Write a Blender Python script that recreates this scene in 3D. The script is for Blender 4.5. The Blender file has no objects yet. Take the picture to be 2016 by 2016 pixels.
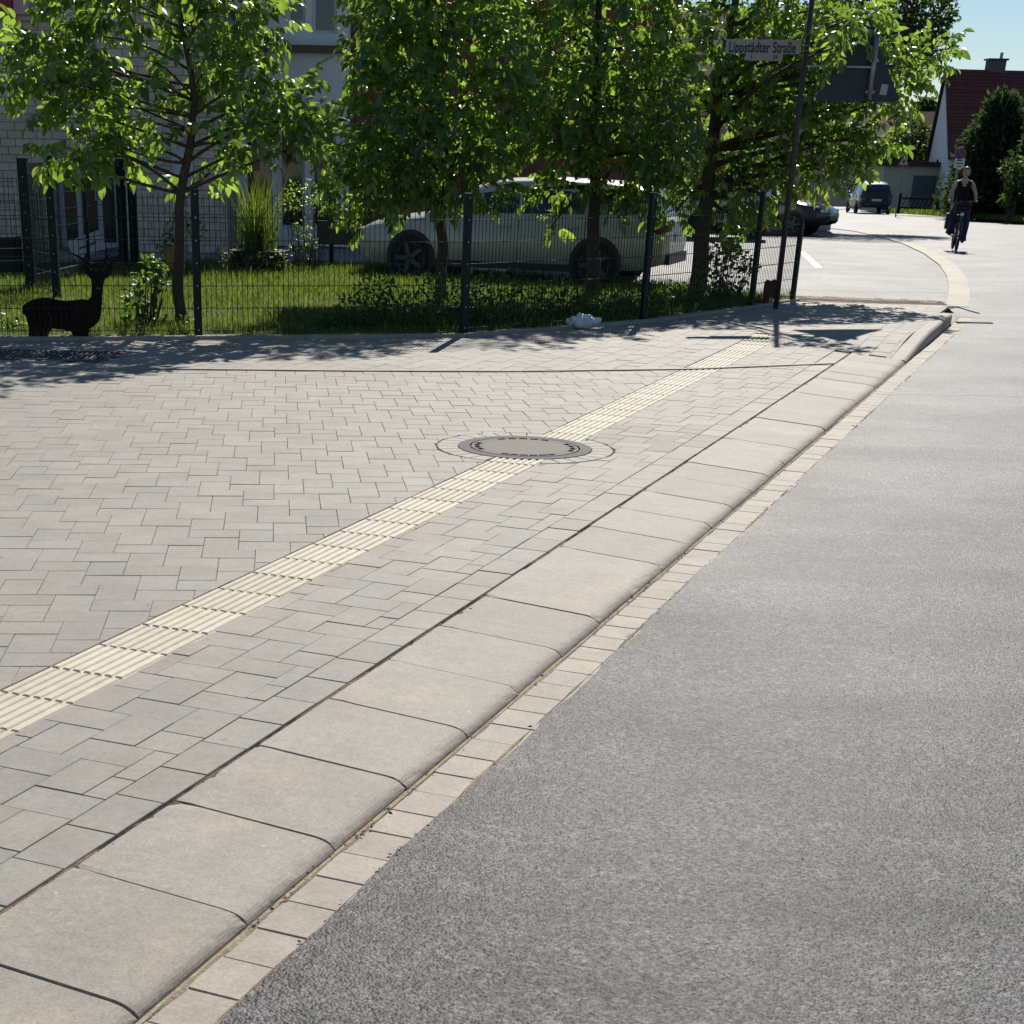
import bpy, bmesh, math, random
import numpy as np
from mathutils import Vector, Matrix
R = math.radians
random.seed(7); rng = np.random.default_rng(7)
sc = bpy.context.scene
col = sc.collection

# ------------------------------------------------------------------ camera
F, PITCH, ROLL, CAMH, CX, CY, IMG = 3052.1, R(24.688), R(1.1471), 1.6679, 743.92, 1699.97, 2016.0
cp_, sp_, cr_, sr_ = math.cos(PITCH), math.sin(PITCH), math.cos(ROLL), math.sin(ROLL)
FWD = np.array([0, cp_, -sp_]); U0 = np.array([0, sp_, cp_]); R0 = np.array([1.0, 0, 0])
RIGHT = cr_*R0 + sr_*U0; UP = -sr_*R0 + cr_*U0
CAM = np.array([0, 0, CAMH])
cam = bpy.data.cameras.new('camera'); camo = bpy.data.objects.new('camera', cam); col.objects.link(camo)
cam.sensor_fit = 'HORIZONTAL'; cam.sensor_width = 36; cam.lens = 36*F/IMG
cam.shift_x = (IMG/2-CX)/IMG; cam.shift_y = (CY-IMG/2)/IMG
cam.clip_start = 0.05; cam.clip_end = 3000
camo.matrix_world = Matrix(((RIGHT[0], UP[0], -FWD[0], 0), (RIGHT[1], UP[1], -FWD[1], 0), (RIGHT[2], UP[2], -FWD[2], CAMH), (0, 0, 0, 1)))
sc.camera = camo

# ------------------------------------------------------------------ sky, sun, exposure
SUN_AZ, SUN_EL = R(12.5), R(39.5)       # azimuth clockwise from +Y
world = bpy.data.worlds.new('World'); sc.world = world; world.use_nodes = True
wn = world.node_tree; bg = wn.nodes['Background']
sky = wn.nodes.new('ShaderNodeTexSky'); sky.sky_type = 'NISHITA'; sky.sun_disc = False
sky.sun_elevation = SUN_EL; sky.sun_rotation = SUN_AZ
sky.altitude = 100; sky.air_density = 1.0; sky.dust_density = 0.0; sky.ozone_density = 4.5
wn.links.new(sky.outputs[0], bg.inputs[0]); bg.inputs[1].default_value = 0.068
sl = bpy.data.lights.new('sun', 'SUN'); sl.energy = 5.0; sl.angle = R(0.53); sl.color = (1.0, 0.95, 0.86)
so = bpy.data.objects.new('sun', sl); col.objects.link(so)
sd = Vector((math.sin(SUN_AZ)*math.cos(SUN_EL), math.cos(SUN_AZ)*math.cos(SUN_EL), math.sin(SUN_EL)))
so.rotation_euler = (-sd).to_track_quat('-Z', 'Y').to_euler(); so.location = (5, 10, 30)
sc.view_settings.view_transform = 'Standard'; sc.view_settings.look = 'None'
sc.view_settings.exposure = 0.25; sc.view_settings.gamma = 1.0; sc.view_settings.use_curve_mapping = False

# ------------------------------------------------------------------ survey: where a sight line meets the ground
def ray(u, v): return FWD + RIGHT*((u-CX)/F) + UP*((CY-v)/F)
def G(u, v, z=0.0):
    d = ray(u, v); return CAM + d*((z-CAMH)/d[2])
def AT(u, v, y):
    d = ray(u, v); return CAM + d*(y/d[1])
def PRJ(P):
    d = np.asarray(P, float)-CAM; z = d@FWD
    return CX+F*(d@RIGHT)/z, CY-F*(d@UP)/z
def zr(y): return -0.06-0.0145*max(0.0, y-28)          # road falls gently away
def GR(u, v):
    z = -0.06
    for _ in range(40): P = G(u, v, z); z = 0.5*z+0.5*zr(P[1])
    return P

# ------------------------------------------------------------------ mesh helpers
def ob(name, me, parent=None, loc=(0, 0, 0), rot=(0, 0, 0)):
    o = bpy.data.objects.new(name, me); col.objects.link(o)
    o.location = loc; o.rotation_euler = rot
    if parent is not None: o.parent = parent
    return o
def tag(o, label, cat, group=None, kind=None):
    o['label'] = label; o['category'] = cat
    if group: o['group'] = group
    if kind: o['kind'] = kind
    return o
def thing(name, label, cat, loc=(0, 0, 0), rz=0.0, group=None, kind=None):
    return tag(ob(name, None, None, loc, (0, 0, rz)), label, cat, group, kind)
def fast_mesh(name, V, T, mat=None, smooth=False, attr=None):
    """numpy verts (n,3), faces (m,k) all of one size"""
    V = np.ascontiguousarray(V, np.float32); T = np.ascontiguousarray(T, np.int32)
    me = bpy.data.meshes.new(name); k = T.shape[1]
    me.vertices.add(len(V)); me.vertices.foreach_set('co', V.ravel())
    me.loops.add(T.size); me.loops.foreach_set('vertex_index', T.ravel())
    me.polygons.add(len(T)); me.polygons.foreach_set('loop_start', np.arange(len(T), dtype=np.int32)*k)
    me.polygons.foreach_set('loop_total', np.full(len(T), k, np.int32))
    if smooth: me.polygons.foreach_set('use_smooth', np.ones(len(T), bool))
    if attr is not None:
        a = me.attributes.new('vary', 'FLOAT', 'POINT'); a.data.foreach_set('value', np.ascontiguousarray(attr, np.float32))
    me.update(calc_edges=True); me.validate()
    if mat: me.materials.append(mat)
    return me
class MB:
    def __init__(s): s.v = []; s.f = []; s.m = []; s.mi = 0
    def add(s, vs, fs):
        n = len(s.v); s.v += [tuple(float(c) for c in p) for p in vs]
        s.f += [tuple(i+n for i in f) for f in fs]; s.m += [s.mi]*len(fs); return s
    def box(s, c, size, rz=0.0, M=None):
        x, y, z = [d/2 for d in size]
        vs = [Vector(p) for p in ((-x,-y,-z),(x,-y,-z),(x,y,-z),(-x,y,-z),(-x,-y,z),(x,-y,z),(x,y,z),(-x,y,z))]
        Q = M if M is not None else Matrix.Rotation(rz, 3, 'Z')
        vs = [Q@p+Vector(c) for p in vs]
        return s.add(vs, [(0,3,2,1),(4,5,6,7),(0,1,5,4),(1,2,6,5),(2,3,7,6),(3,0,4,7)])
    def beam(s, a, b, w, h, up=(0, 0, 1)):
        a, b = Vector(a), Vector(b); d = (b-a); L = d.length; d = d/L
        u = Vector(up); x = d.cross(u)
        if x.length < 1e-4: x = d.cross(Vector((0, 1, 0)))
        x.normalize(); u = x.cross(d)
        M = Matrix((x, d, u)).transposed()
        return s.box((a+b)/2, (w, L, h), M=M)
    def tube(s, pts, rad, n=8, cap=True):
        pts = [Vector(p) for p in pts]
        if not hasattr(rad, '__len__'): rad = [rad]*len(pts)
        vs = []; prev = None
        for i, p in enumerate(pts):
            d = (pts[min(i+1, len(pts)-1)]-pts[max(i-1, 0)]).normalized()
            if prev is None:
                a = d.orthogonal().normalized()
            else:
                a = (prev-d*prev.dot(d))
                a = a.normalized() if a.length > 1e-6 else d.orthogonal().normalized()
            prev = a; b = d.cross(a)
            for k in range(n):
                t = 2*math.pi*k/n; vs.append(p+(a*math.cos(t)+b*math.sin(t))*rad[i])
        fs = []
        for i in range(len(pts)-1):
            for k in range(n):
                fs.append((i*n+k, i*n+(k+1) % n, (i+1)*n+(k+1) % n, (i+1)*n+k))
        if cap:
            fs.append(tuple(range(n-1, -1, -1))); fs.append(tuple((len(pts)-1)*n+k for k in range(n)))
        return s.add(vs, fs)
    def torus(s, c, ax, Rr, r, n=28, k=8):
        ax = Vector(ax).normalized(); a = ax.orthogonal().normalized(); b = ax.cross(a); vs = []; fs = []
        for i in range(n):
            t = 2*math.pi*i/n; d = a*math.cos(t)+b*math.sin(t)
            for j in range(k):
                q = 2*math.pi*j/k; vs.append(Vector(c)+d*(Rr+r*math.cos(q))+ax*(r*math.sin(q)))
        for i in range(n):
            for j in range(k): fs.append((i*k+j, ((i+1) % n)*k+j, ((i+1) % n)*k+(j+1) % k, i*k+(j+1) % k))
        return s.add(vs, fs)
    def disc(s, c, ax, r, h, n=24, r2=None):
        ax = Vector(ax).normalized(); r2 = r if r2 is None else r2
        return s.tube([Vector(c)-ax*h/2, Vector(c)+ax*h/2], [r, r2], n)
    def prism(s, poly, z0, z1):
        n = len(poly); vs = [(p[0], p[1], z0) for p in poly]+[(p[0], p[1], z1) for p in poly]
        fs = [tuple(range(n-1, -1, -1)), tuple(range(n, 2*n))]+[(i, (i+1) % n, n+(i+1) % n, n+i) for i in range(n)]
        return s.add(vs, fs)
    def ball(s, c, r, n=10, m=7):
        r = (r, r, r) if not hasattr(r, '__len__') else r
        vs = [(c[0], c[1], c[2]-r[2])]; fs = []
        for i in range(1, m):
            th = math.pi*i/m-math.pi/2
            for k in range(n):
                ph = 2*math.pi*k/n
                vs.append((c[0]+r[0]*math.cos(th)*math.cos(ph), c[1]+r[1]*math.cos(th)*math.sin(ph), c[2]+r[2]*math.sin(th)))
        vs.append((c[0], c[1], c[2]+r[2])); L = len(vs)-1
        for k in range(n): fs.append((0, 1+(k+1) % n, 1+k))
        for i in range(m-2):
            for k in range(n):
                a = 1+i*n+k; b = 1+i*n+(k+1) % n; fs.append((a, b, b+n, a+n))
        for k in range(n): fs.append((1+(m-2)*n+k, 1+(m-2)*n+(k+1) % n, L))
        return s.add(vs, fs)
    def mesh(s, name, mats, smooth=False):
        me = bpy.data.meshes.new(name); me.from_pydata(s.v, [], s.f)
        for m in (mats if isinstance(mats, (list, tuple)) else [mats]): me.materials.append(m)
        me.polygons.foreach_set('material_index', s.m)
        if smooth: me.polygons.foreach_set('use_smooth', [True]*len(s.f))
        me.update(); return me
    def build(s, name, mats, parent=None, loc=(0, 0, 0), rot=(0, 0, 0), smooth=False):
        return ob(name, s.mesh(name, mats, smooth), parent, loc, rot)
def auto(o, ang=40):
    try: o.data.set_sharp_from_angle(angle=R(ang))
    except Exception: pass
    return o

# ------------------------------------------------------------------ materials
MAT = {}
def mat(name, color, rough=0.7, spec=0.4, metal=0.0, var=0.0, noise=None, bump=None, objvar=0.0, attr=0.0, coords='Object',
        translucent=None, tfac=0.45, blotch=None, extra=None):
    """noise=(scale, amount) colour mottling; blotch=(scale, colour2, lo, hi) stains; bump=(scale, strength, dist)"""
    if name in MAT: return MAT[name]
    m = bpy.data.materials.new(name); m.use_nodes = True; nt = m.node_tree; N = nt.nodes; L = nt.links
    b = N['Principled BSDF']; b.inputs['Roughness'].default_value = rough; b.inputs['Metallic'].default_value = metal
    b.inputs['Specular IOR Level'].default_value = spec
    tc = N.new('ShaderNodeTexCoord')
    src = tc.outputs[coords]
    if coords == 'Object':          # world position, so copies differ
        g = N.new('ShaderNodeNewGeometry'); src = g.outputs['Position']
    c = N.new('ShaderNodeRGB'); c.outputs[0].default_value = (*color, 1); cur = c.outputs[0]
    def mul(cur, val, lo, hi):
        mr = N.new('ShaderNodeMapRange'); mr.inputs[3].default_value = lo; mr.inputs[4].default_value = hi; L.new(val, mr.inputs[0])
        mx = N.new('ShaderNodeMix'); mx.data_type = 'RGBA'; mx.blend_type = 'MULTIPLY'; mx.inputs[0].default_value = 1
        L.new(cur, mx.inputs[6]); L.new(mr.outputs[0], mx.inputs[7]); return mx.outputs[2]
    if blotch:
        for (s, c2, lo, hi) in (blotch if isinstance(blotch, list) else [blotch]):
            t = N.new('ShaderNodeTexNoise'); t.inputs['Scale'].default_value = s; t.inputs['Detail'].default_value = 6; L.new(src, t.inputs['Vector'])
            mr = N.new('ShaderNodeMapRange'); mr.inputs[1].default_value = lo; mr.inputs[2].default_value = hi; L.new(t.outputs[0], mr.inputs[0])
            mx = N.new('ShaderNodeMix'); mx.data_type = 'RGBA'; L.new(mr.outputs[0], mx.inputs[0]); L.new(cur, mx.inputs[6]); mx.inputs[7].default_value = (*c2, 1); cur = mx.outputs[2]
    if noise:
        for (s, a) in (noise if isinstance(noise, list) else [noise]):
            t = N.new('ShaderNodeTexNoise'); t.inputs['Scale'].default_value = s; t.inputs['Detail'].default_value = 4; t.inputs['Roughness'].default_value = 0.65; L.new(src, t.inputs['Vector'])
            mr = N.new('ShaderNodeMapRange'); mr.inputs[1].default_value = 0.3; mr.inputs[2].default_value = 0.7; L.new(t.outputs[0], mr.inputs[0])
            cur = mul(cur, mr.outputs[0], 1-a, 1+a)
    if objvar:
        oi = N.new('ShaderNodeObjectInfo'); cur = mul(cur, oi.outputs['Random'], 1-objvar, 1+objvar)
    if attr:
        at = N.new('ShaderNodeAttribute'); at.attribute_name = 'vary'; cur = mul(cur, at.outputs['Fac'], 1-attr, 1+attr)
    L.new(cur, b.inputs['Base Color'])
    if bump:
        prev = None
        for (s, st, di) in (bump if isinstance(bump, list) else [bump]):
            t = N.new('ShaderNodeTexNoise'); t.inputs['Scale'].default_value = s; t.inputs['Detail'].default_value = 3; L.new(src, t.inputs['Vector'])
            bp = N.new('ShaderNodeBump'); bp.inputs['Strength'].default_value = st; bp.inputs['Distance'].default_value = di
            L.new(t.outputs[0], bp.inputs['Height'])
            if prev: L.new(prev, bp.inputs['Normal'])
            prev = bp.outputs[0]
        L.new(prev, b.inputs['Normal'])
    if translucent:
        tr = N.new('ShaderNodeBsdfTranslucent')
        if attr:
            cc = N.new('ShaderNodeRGB'); cc.outputs[0].default_value = (*translucent, 1)
            L.new(mul(cc.outputs[0], at.outputs['Fac'], 1-attr, 1+attr), tr.inputs[0])
        else: tr.inputs[0].default_value = (*translucent, 1)
        ms = N.new('ShaderNodeMixShader'); ms.inputs[0].default_value = tfac
        L.new(b.outputs[0], ms.inputs[1]); L.new(tr.outputs[0], ms.inputs[2]); L.new(ms.outputs[0], N['Material Output'].inputs[0])
    if extra: extra(m, nt, b, src, cur)
    MAT[name] = m; return m
def glass(name, color, rough=0.04, spec=0.8):
    return mat(name, color, rough, spec)

concrete = dict(rough=0.72, spec=0.35)
M_paver = mat('paver_concrete', (0.280, 0.258, 0.221), noise=[(240, 0.16), (90, .12), (30, 0.10), (5, .10), (1.1, .08)], bump=[(380, 0.35, 0.002)], objvar=0.075, attr=0.0, blotch=[(22, (0.20, 0.18, 0.155), 0.66, 0.74), (2.3, (0.305, 0.265, 0.215), 0.5, 0.7)], **concrete)
M_pavermass = mat('paver_concrete_mass', (0.280, 0.258, 0.221), noise=[(240, 0.16), (90, .12), (30, 0.10), (5, .10), (1.1, .08)], bump=[(380, 0.35, 0.002)], attr=0.075, blotch=[(22, (0.20, 0.18, 0.155), 0.66, 0.74), (2.3, (0.305, 0.265, 0.215), 0.5, 0.7)], **concrete)
M_kerb = mat('kerb_concrete', (0.305, 0.272, 0.23), noise=[(300, 0.22), (110, .2), (30, 0.10), (4, .09)], bump=[(420, 0.45, 0.002), (9, .25, .006)], objvar=0.08, blotch=[(16, (0.24, 0.21, 0.175), 0.64, 0.76), (3.1, (0.335, 0.29, 0.232), 0.5, 0.68), (45, (0.46, 0.43, 0.38), 0.68, 0.74)], **concrete)
M_gutter = mat('gutter_concrete', (0.335, 0.295, 0.24), noise=[(200, 0.15), (80, .14), (25, 0.1), (5, .1)], bump=[(300, 0.35, 0.002)], objvar=0.08,
               blotch=(7, (0.42, 0.34, 0.23), 0.55, 0.8), **concrete)
M_tact = mat('tactile_ivory', (0.56, 0.505, 0.395), noise=[(150, 0.08), (40, .08), (12, 0.08)], bump=[(300, 0.2, 0.001)], objvar=0.09, blotch=[(2.6, (0.55, 0.475, 0.35), 0.48, 0.68), (30, (0.36, 0.32, 0.26), 0.68, 0.76)], **concrete)
M_joint = mat('joint_sand', (0.125, 0.098, 0.072), 0.95, 0.1, noise=[(60, 0.35), (6, .3)])
M_sand = mat('gutter_sand', (0.36, 0.30, 0.21), 0.95, 0.1, noise=[(150, 0.35), (20, .25)], bump=(200, .6, .004))
def asphalt_extra(m, nt, b, src, cur):
    N, L = nt.nodes, nt.links
    # pale aggregate stones and dark pits
    v = N.new('ShaderNodeTexVoronoi'); v.inputs['Scale'].default_value = 105; L.new(src, v.inputs['Vector'])
    mr = N.new('ShaderNodeMapRange'); mr.inputs[3].default_value = 0.05; mr.inputs[4].default_value = 2.4
    sep = N.new('ShaderNodeSeparateColor'); L.new(v.outputs['Color'], sep.inputs[0]); L.new(sep.outputs[0], mr.inputs[0])
    mx = N.new('ShaderNodeMix'); mx.data_type = 'RGBA'; mx.blend_type = 'MULTIPLY'; mx.inputs[0].default_value = 1
    L.new(cur, mx.inputs[6]); L.new(mr.outputs[0], mx.inputs[7]); L.new(mx.outputs[2], b.inputs['Base Color'])
    mp = N.new('ShaderNodeMapping'); mp.inputs['Rotation'].default_value = (0, 0, R(-66.5)); mp.inputs['Scale'].default_value = (0.22, 3.2, 1); L.new(src, mp.inputs[0])
    ts = N.new('ShaderNodeTexNoise'); ts.inputs['Scale'].default_value = 1.0; ts.inputs['Detail'].default_value = 5; L.new(mp.outputs[0], ts.inputs['Vector'])
    ms = N.new('ShaderNodeMapRange'); ms.inputs[1].default_value = 0.3; ms.inputs[2].default_value = 0.7; ms.inputs[3].default_value = 0.72; ms.inputs[4].default_value = 1.3; L.new(ts.outputs[0], ms.inputs[0])
    m2 = N.new('ShaderNodeMix'); m2.data_type = 'RGBA'; m2.blend_type = 'MULTIPLY'; m2.inputs[0].default_value = 1
    L.new(mx.outputs[2], m2.inputs[6]); L.new(ms.outputs[0], m2.inputs[7]); L.new(m2.outputs[2], b.inputs['Base Color'])
    bp = N.new('ShaderNodeBump'); bp.inputs['Strength'].default_value = 0.58; bp.inputs['Distance'].default_value = 0.004
    v2 = N.new('ShaderNodeTexVoronoi'); v2.inputs['Scale'].default_value = 120; L.new(src, v2.inputs['Vector']); L.new(v2.outputs['Distance'], bp.inputs['Height'])
    bp.invert = True
    t = N.new('ShaderNodeTexNoise'); t.inputs['Scale'].default_value = 45; t.inputs['Detail'].default_value = 5; L.new(src, t.inputs['Vector'])
    b2 = N.new('ShaderNodeBump'); b2.inputs['Strength'].default_value = 0.32; b2.inputs['Distance'].default_value = 0.010; L.new(t.outputs[0], b2.inputs['Height'])
    L.new(bp.outputs[0], b2.inputs['Normal']); L.new(b2.outputs[0], b.inputs['Normal'])
    t3 = N.new('ShaderNodeTexNoise'); t3.inputs['Scale'].default_value = 0.9; t3.inputs['Detail'].default_value = 6; L.new(src, t3.inputs['Vector'])
    m3 = N.new('ShaderNodeMapRange'); m3.inputs[1].default_value = 0.3; m3.inputs[2].default_value = 0.7; m3.inputs[3].default_value = 0.55; m3.inputs[4].default_value = 0.62
    L.new(t3.outputs[0], m3.inputs[0]); L.new(m3.outputs[0], b.inputs['Roughness'])
M_asph = mat('asphalt', (0.048, 0.0455, 0.046), 0.5, 0.25, noise=[(70, .45), (28, .45), (10, .25), (3, .12), (0.8, .09)], extra=asphalt_extra)
M_asph2 = mat('old_asphalt', (0.115, 0.108, 0.104), 0.6, 0.15, noise=[(25, .18), (1.6, .16)], blotch=(0.5, (0.15, 0.14, 0.13), 0.55, 0.62), extra=asphalt_extra)
M_soil = mat('soil', (0.10, 0.085, 0.055), 0.95, 0.1, noise=[(6, .3), (40, .3)])
M_turf = mat('turf_soil', (0.085, 0.105, 0.03), 0.95, 0.1, noise=[(5, .3), (40, .4)])
M_iron = mat('cast_iron', (0.12, 0.115, 0.115), 0.75, 0.12, 0.0, noise=[(60, .25)], bump=(120, .3, .002))
M_fence = mat('fence_green_coat', (0.006, 0.016, 0.016), 0.5, 0.25)
M_galv = mat('galvanised', (0.32, 0.33, 0.34), 0.45, 0.5, 0.7, noise=(40, .15))
M_rust = mat('rusty_steel', (0.016, 0.008, 0.006), 0.85, 0.2, noise=[(18, .4), (120, .25)], bump=(60, .3, .002))
M_bark = mat('bark', (0.075, 0.06, 0.045), 0.9, 0.2, noise=[(20, .35), (80, .25)], bump=[(25, .6, .01), (90, .4, .004)])
M_leaf = mat('walnut_leaf', (0.046, 0.105, 0.026), 0.32, 0.7, attr=0.5, translucent=(0.38, 0.57, 0.07), tfac=0.43)
M_shrub = mat('shrub_leaf', (0.035, 0.075, 0.018), 0.42, 0.5, attr=0.45, translucent=(0.24, 0.40, 0.04), tfac=0.38)
M_grass = mat('grass_blade', (0.060, 0.098, 0.018), 0.55, 0.3, attr=0.6, translucent=(0.24, 0.34, 0.035), tfac=0.42)
M_thuja = mat('thuja_spray', (0.036, 0.066, 0.032), 0.75, 0.2, attr=0.4, translucent=(0.10, 0.17, 0.05), tfac=0.28)
M_far = mat('far_leaf', (0.035, 0.065, 0.018), 0.6, 0.35, attr=0.4, translucent=(0.13, 0.21, 0.03), tfac=0.33)
M_white = mat('white_paint', (0.78, 0.78, 0.76), 0.5, 0.4, noise=(8, .05))
M_render_white = mat('white_render', (0.82, 0.82, 0.80), 0.85, 0.2, noise=[(3, .06), (50, .05)], bump=(120, .2, .003))
M_black = mat('black_plastic', (0.012, 0.012, 0.013), 0.45, 0.5)
M_rubber = mat('rubber', (0.02, 0.02, 0.02), 0.8, 0.3)
M_glass = glass('window_glass', (0.015, 0.02, 0.024))
M_brick = mat('grey_brick', (0.58, 0.49, 0.385), 0.85, 0.2, noise=[(30, .15), (120, .12)], bump=(90, .4, .004), objvar=0.12)
M_brickmass = mat('grey_brick_mass', (0.58, 0.49, 0.385), 0.85, 0.2, noise=[(30, .15), (120, .12)], bump=(90, .4, .004), attr=0.12)
M_mortar = mat('mortar', (0.24, 0.22, 0.20), 0.95, 0.1, noise=(60, .2))
M_rooft = mat('roof_tile_brown', (0.13, 0.045, 0.035), 0.7, 0.35, noise=[(2, .2), (20, .2)], objvar=.12)
M_skin = mat('skin', (0.52, 0.31, 0.22), 0.5, 0.4, noise=(20, .05))
M_hair = mat('hair', (0.22, 0.13, 0.06), 0.5, 0.4, noise=(60, .25))
M_top = mat('black_top', (0.012, 0.012, 0.015), 0.85, 0.2)
M_jeans = mat('blue_jeans', (0.028, 0.04, 0.085), 0.85, 0.2, noise=(30, .15))

# ================================================================== THE SETTING
K0 = np.array([-0.78, 3.59]); KA = R(66.46)
kd = np.array([math.cos(KA), math.sin(KA)]); kn = np.array([kd[1], -kd[0]])
def K(s, t): return K0+kd*s+kn*t
def ST(p): q = np.asarray(p[:2])-K0; return q@kd, q@kn
T0 = np.array([-1.05, 5.51]); TA = R(67.03)
td = np.array([math.cos(TA), math.sin(TA)]); tn = np.array([td[1], -td[0]])
TILE = 0.302; T_END = 41
MH = G(1033, 881)[:2]                    # manhole centre
def clip(poly, n, d):
    """keep the side n.p <= d"""
    out = []; m = len(poly)
    for i in range(m):
        a, b = poly[i], poly[(i+1) % m]; fa, fb = n@a-d, n@b-d
        if fa <= 0: out.append(a)
        if (fa < 0 and fb > 0) or (fa > 0 and fb < 0): out.append(a+(b-a)*(fa/(fa-fb)))
    return out
def area(poly):
    s = 0
    for i in range(len(poly)): a, b = poly[i], poly[(i+1) % len(poly)]; s += a[0]*b[1]-a[1]*b[0]
    return s/2
def line(p, q, left=True):
    """half plane on the left of p->q as (n,d)"""
    p, q = np.asarray(p[:2], float), np.asarray(q[:2], float); d = (q-p)/np.linalg.norm(q-p); n = np.array([d[1], -d[0]])
    if not left: n = -n
    return n, n@p
def smooth(x): x = min(1, max(0, x)); return x*x*(3-2*x)
KS_DROP = 13.0
def zpave(p):
    s, t = ST(p)
    if t > -0.02 and 12.95 < s < 14.6: return 0.052*smooth((s-12.9)/1.6)*min(1, max(0, 1+(t-0.2)/2.4))-(0.012+0.062*t)*(1-smooth((s-13)/1.5))
    return 0.052*smooth((s-12.9)/1.6)*min(1, max(0, 1+(t-0.2)/2.4))

EDGE = [G(u, v)[:2] for u, v in ((-900, 722), (0, 725), (690, 732), (1010, 733), (1355, 728.6), (1472, 724), (1640, 717.5))]
FENCE_PX = [(-330, 668), (0, 667), (391, 664.5), (600, 663), (912, 660), (1265, 632), (1478, 604), (1560, 591)]
FB = [G(u, v)[:2] for u, v in FENCE_PX]
def poly_y(P, x):
    for a, b in zip(P[:-1], P[1:]):
        if x <= b[0]: return a, b
    return P[-2], P[-1]
def below(poly, P, up=False):
    c = sum(poly)/len(poly); a, b = poly_y(P, c[0]); n, d = line(a, b, up)
    return clip(poly, n, d)

PAVER_BUDGET = 300
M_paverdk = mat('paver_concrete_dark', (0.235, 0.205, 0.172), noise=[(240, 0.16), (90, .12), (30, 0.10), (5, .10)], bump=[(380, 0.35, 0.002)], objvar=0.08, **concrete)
def paver_me(poly, zf, mt, name='paver', depth=0.03, ch=0.0022, rib=None):
    c = sum(poly)/len(poly); m = len(poly)
    if area(poly) < 0: poly = poly[::-1]
    V = []; F = []
    for k, (dz, ins) in enumerate(((-depth, 0), (-0.0022, 0), (0, ch))):
        for p in poly:
            q = p+(c-p)*(ins*1.25/max(1e-6, np.linalg.norm(c-p)))
            V.append((q[0], q[1], zf(q)+dz))
    for k in range(2):
        for i in range(m): F.append((k*m+i, k*m+(i+1) % m, (k+1)*m+(i+1) % m, (k+1)*m+i))
    F.append(tuple(range(2*m, 3*m)))
    return V, F
def in_view(c):
    u, v = PRJ((c[0], c[1], 0)); return -40 < u < 2056 and -40 < v < 2056 and c[1] > 0.5
def lay(parent, polys, mt, mtmass, zf, name='paver', gap=0.0022, depth=0.03, dzr=0.0012, budget=PAVER_BUDGET):
    """one object for each of the pavers that show largest, the rest of this bond joined"""
    polys = [p for p in polys if len(p) >= 3 and abs(area(p)) > 0.0003]
    key = sorted(range(len(polys)), key=lambda i: (0 if in_view(sum(polys[i])/len(polys[i])) else 1, np.hypot(*(sum(polys[i])/len(polys[i])))))
    VM, FM, AM = [], [], []
    for rank, i in enumerate(key):
        poly = polys[i]; c = sum(poly)/len(poly)
        poly = [p+(c-p)*(gap*0.6/max(1e-6, np.linalg.norm(c-p))) for p in poly]
        dz = random.uniform(-dzr, dzr)
        ax_, ay_ = random.gauss(0, .003), random.gauss(0, .003)
        V, F = paver_me(poly, lambda q: zf(q)+dz+ax_*(q[0]-c[0])+ay_*(q[1]-c[1]), mt, depth=depth)
        if rank < budget:
            V = [(x-c[0], y-c[1], z) for x, y, z in V]
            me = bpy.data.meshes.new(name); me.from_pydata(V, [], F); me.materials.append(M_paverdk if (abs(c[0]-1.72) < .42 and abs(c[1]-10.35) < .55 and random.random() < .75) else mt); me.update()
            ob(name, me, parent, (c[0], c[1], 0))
        else:
            n = len(VM); VM += V; FM += [tuple(j+n for j in f) for f in F]; AM += [random.random()]*len(V)
    if FM:
        me = bpy.data.meshes.new('distant_pavers'); me.from_pydata(VM, [], FM); me.materials.append(mtmass)
        a = me.attributes.new('vary', 'FLOAT', 'POINT'); a.data.foreach_set('value', np.array(AM, np.float32)); me.update()
        o = ob('far_pavers', me, parent); o['kind'] = 'stuff'
def rect(c, ux, uy, a, b): return [c+ux*x+uy*y for x, y in ((0, 0), (a, 0), (a, b), (0, b))]
def mh_clip(poly, r=0.555):
    c = sum(poly)/len(poly); dc = c-MH; L = np.linalg.norm(dc)
    if L > r+0.25: return poly
    n = dc/max(L, 1e-6)
    return clip(poly, -n, -(n@MH+r))
TLn, TLd = line(T0, T0+td)                                # left of the strip's left edge
TRn, TRd = line(T0+tn*0.303, T0+tn*0.303+td, False)       # right of its right edge
t_stop = (T_END*TILE)

# ---- bed under all paving, ground, roads
def sheet(name, rows, m, label, cat, kind='structure'):
    """rows: list of (left xyz, right xyz)"""
    V = [p for r in rows for p in r]; F = [(2*i, 2*i+1, 2*i+3, 2*i+2) for i in range(len(rows)-1)]
    b = MB().add(V, F); o = b.build(name, m); return tag(o, label, cat, None, kind)
ys = [-60, -15, 0, 15, 28]+[28+8*i for i in range(1, 20)]+[220, 400, 900, 1800]
zg = lambda y: zr(min(y, 190))-0.30
tag(sheet('ground', [((-1500, y, zg(y)), (1500, y, zg(y))) for y in ys], M_soil, 'bare soil ground beneath and beyond the streets', 'ground'), 'bare soil ground beneath and beyond the streets', 'ground', None, 'structure')
def strip_rows(y0, y1, dy, lf, rf, dz):
    rows = []; y = y0
    while y < y1+1e-6: rows.append(((lf(y), y, zr(y)+dz), (rf(y), y, zr(y)+dz))); y += dy
    return rows
# old asphalt of the side lane and car park
sheet('side_lane', strip_rows(17.2, 140, 1.8, lambda y: -30 if y > 23 else 4.2+0*y, lambda y: 16, -0.012), M_asph2, 'worn pale grey asphalt of the side lane and parking area', 'lane')
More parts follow.
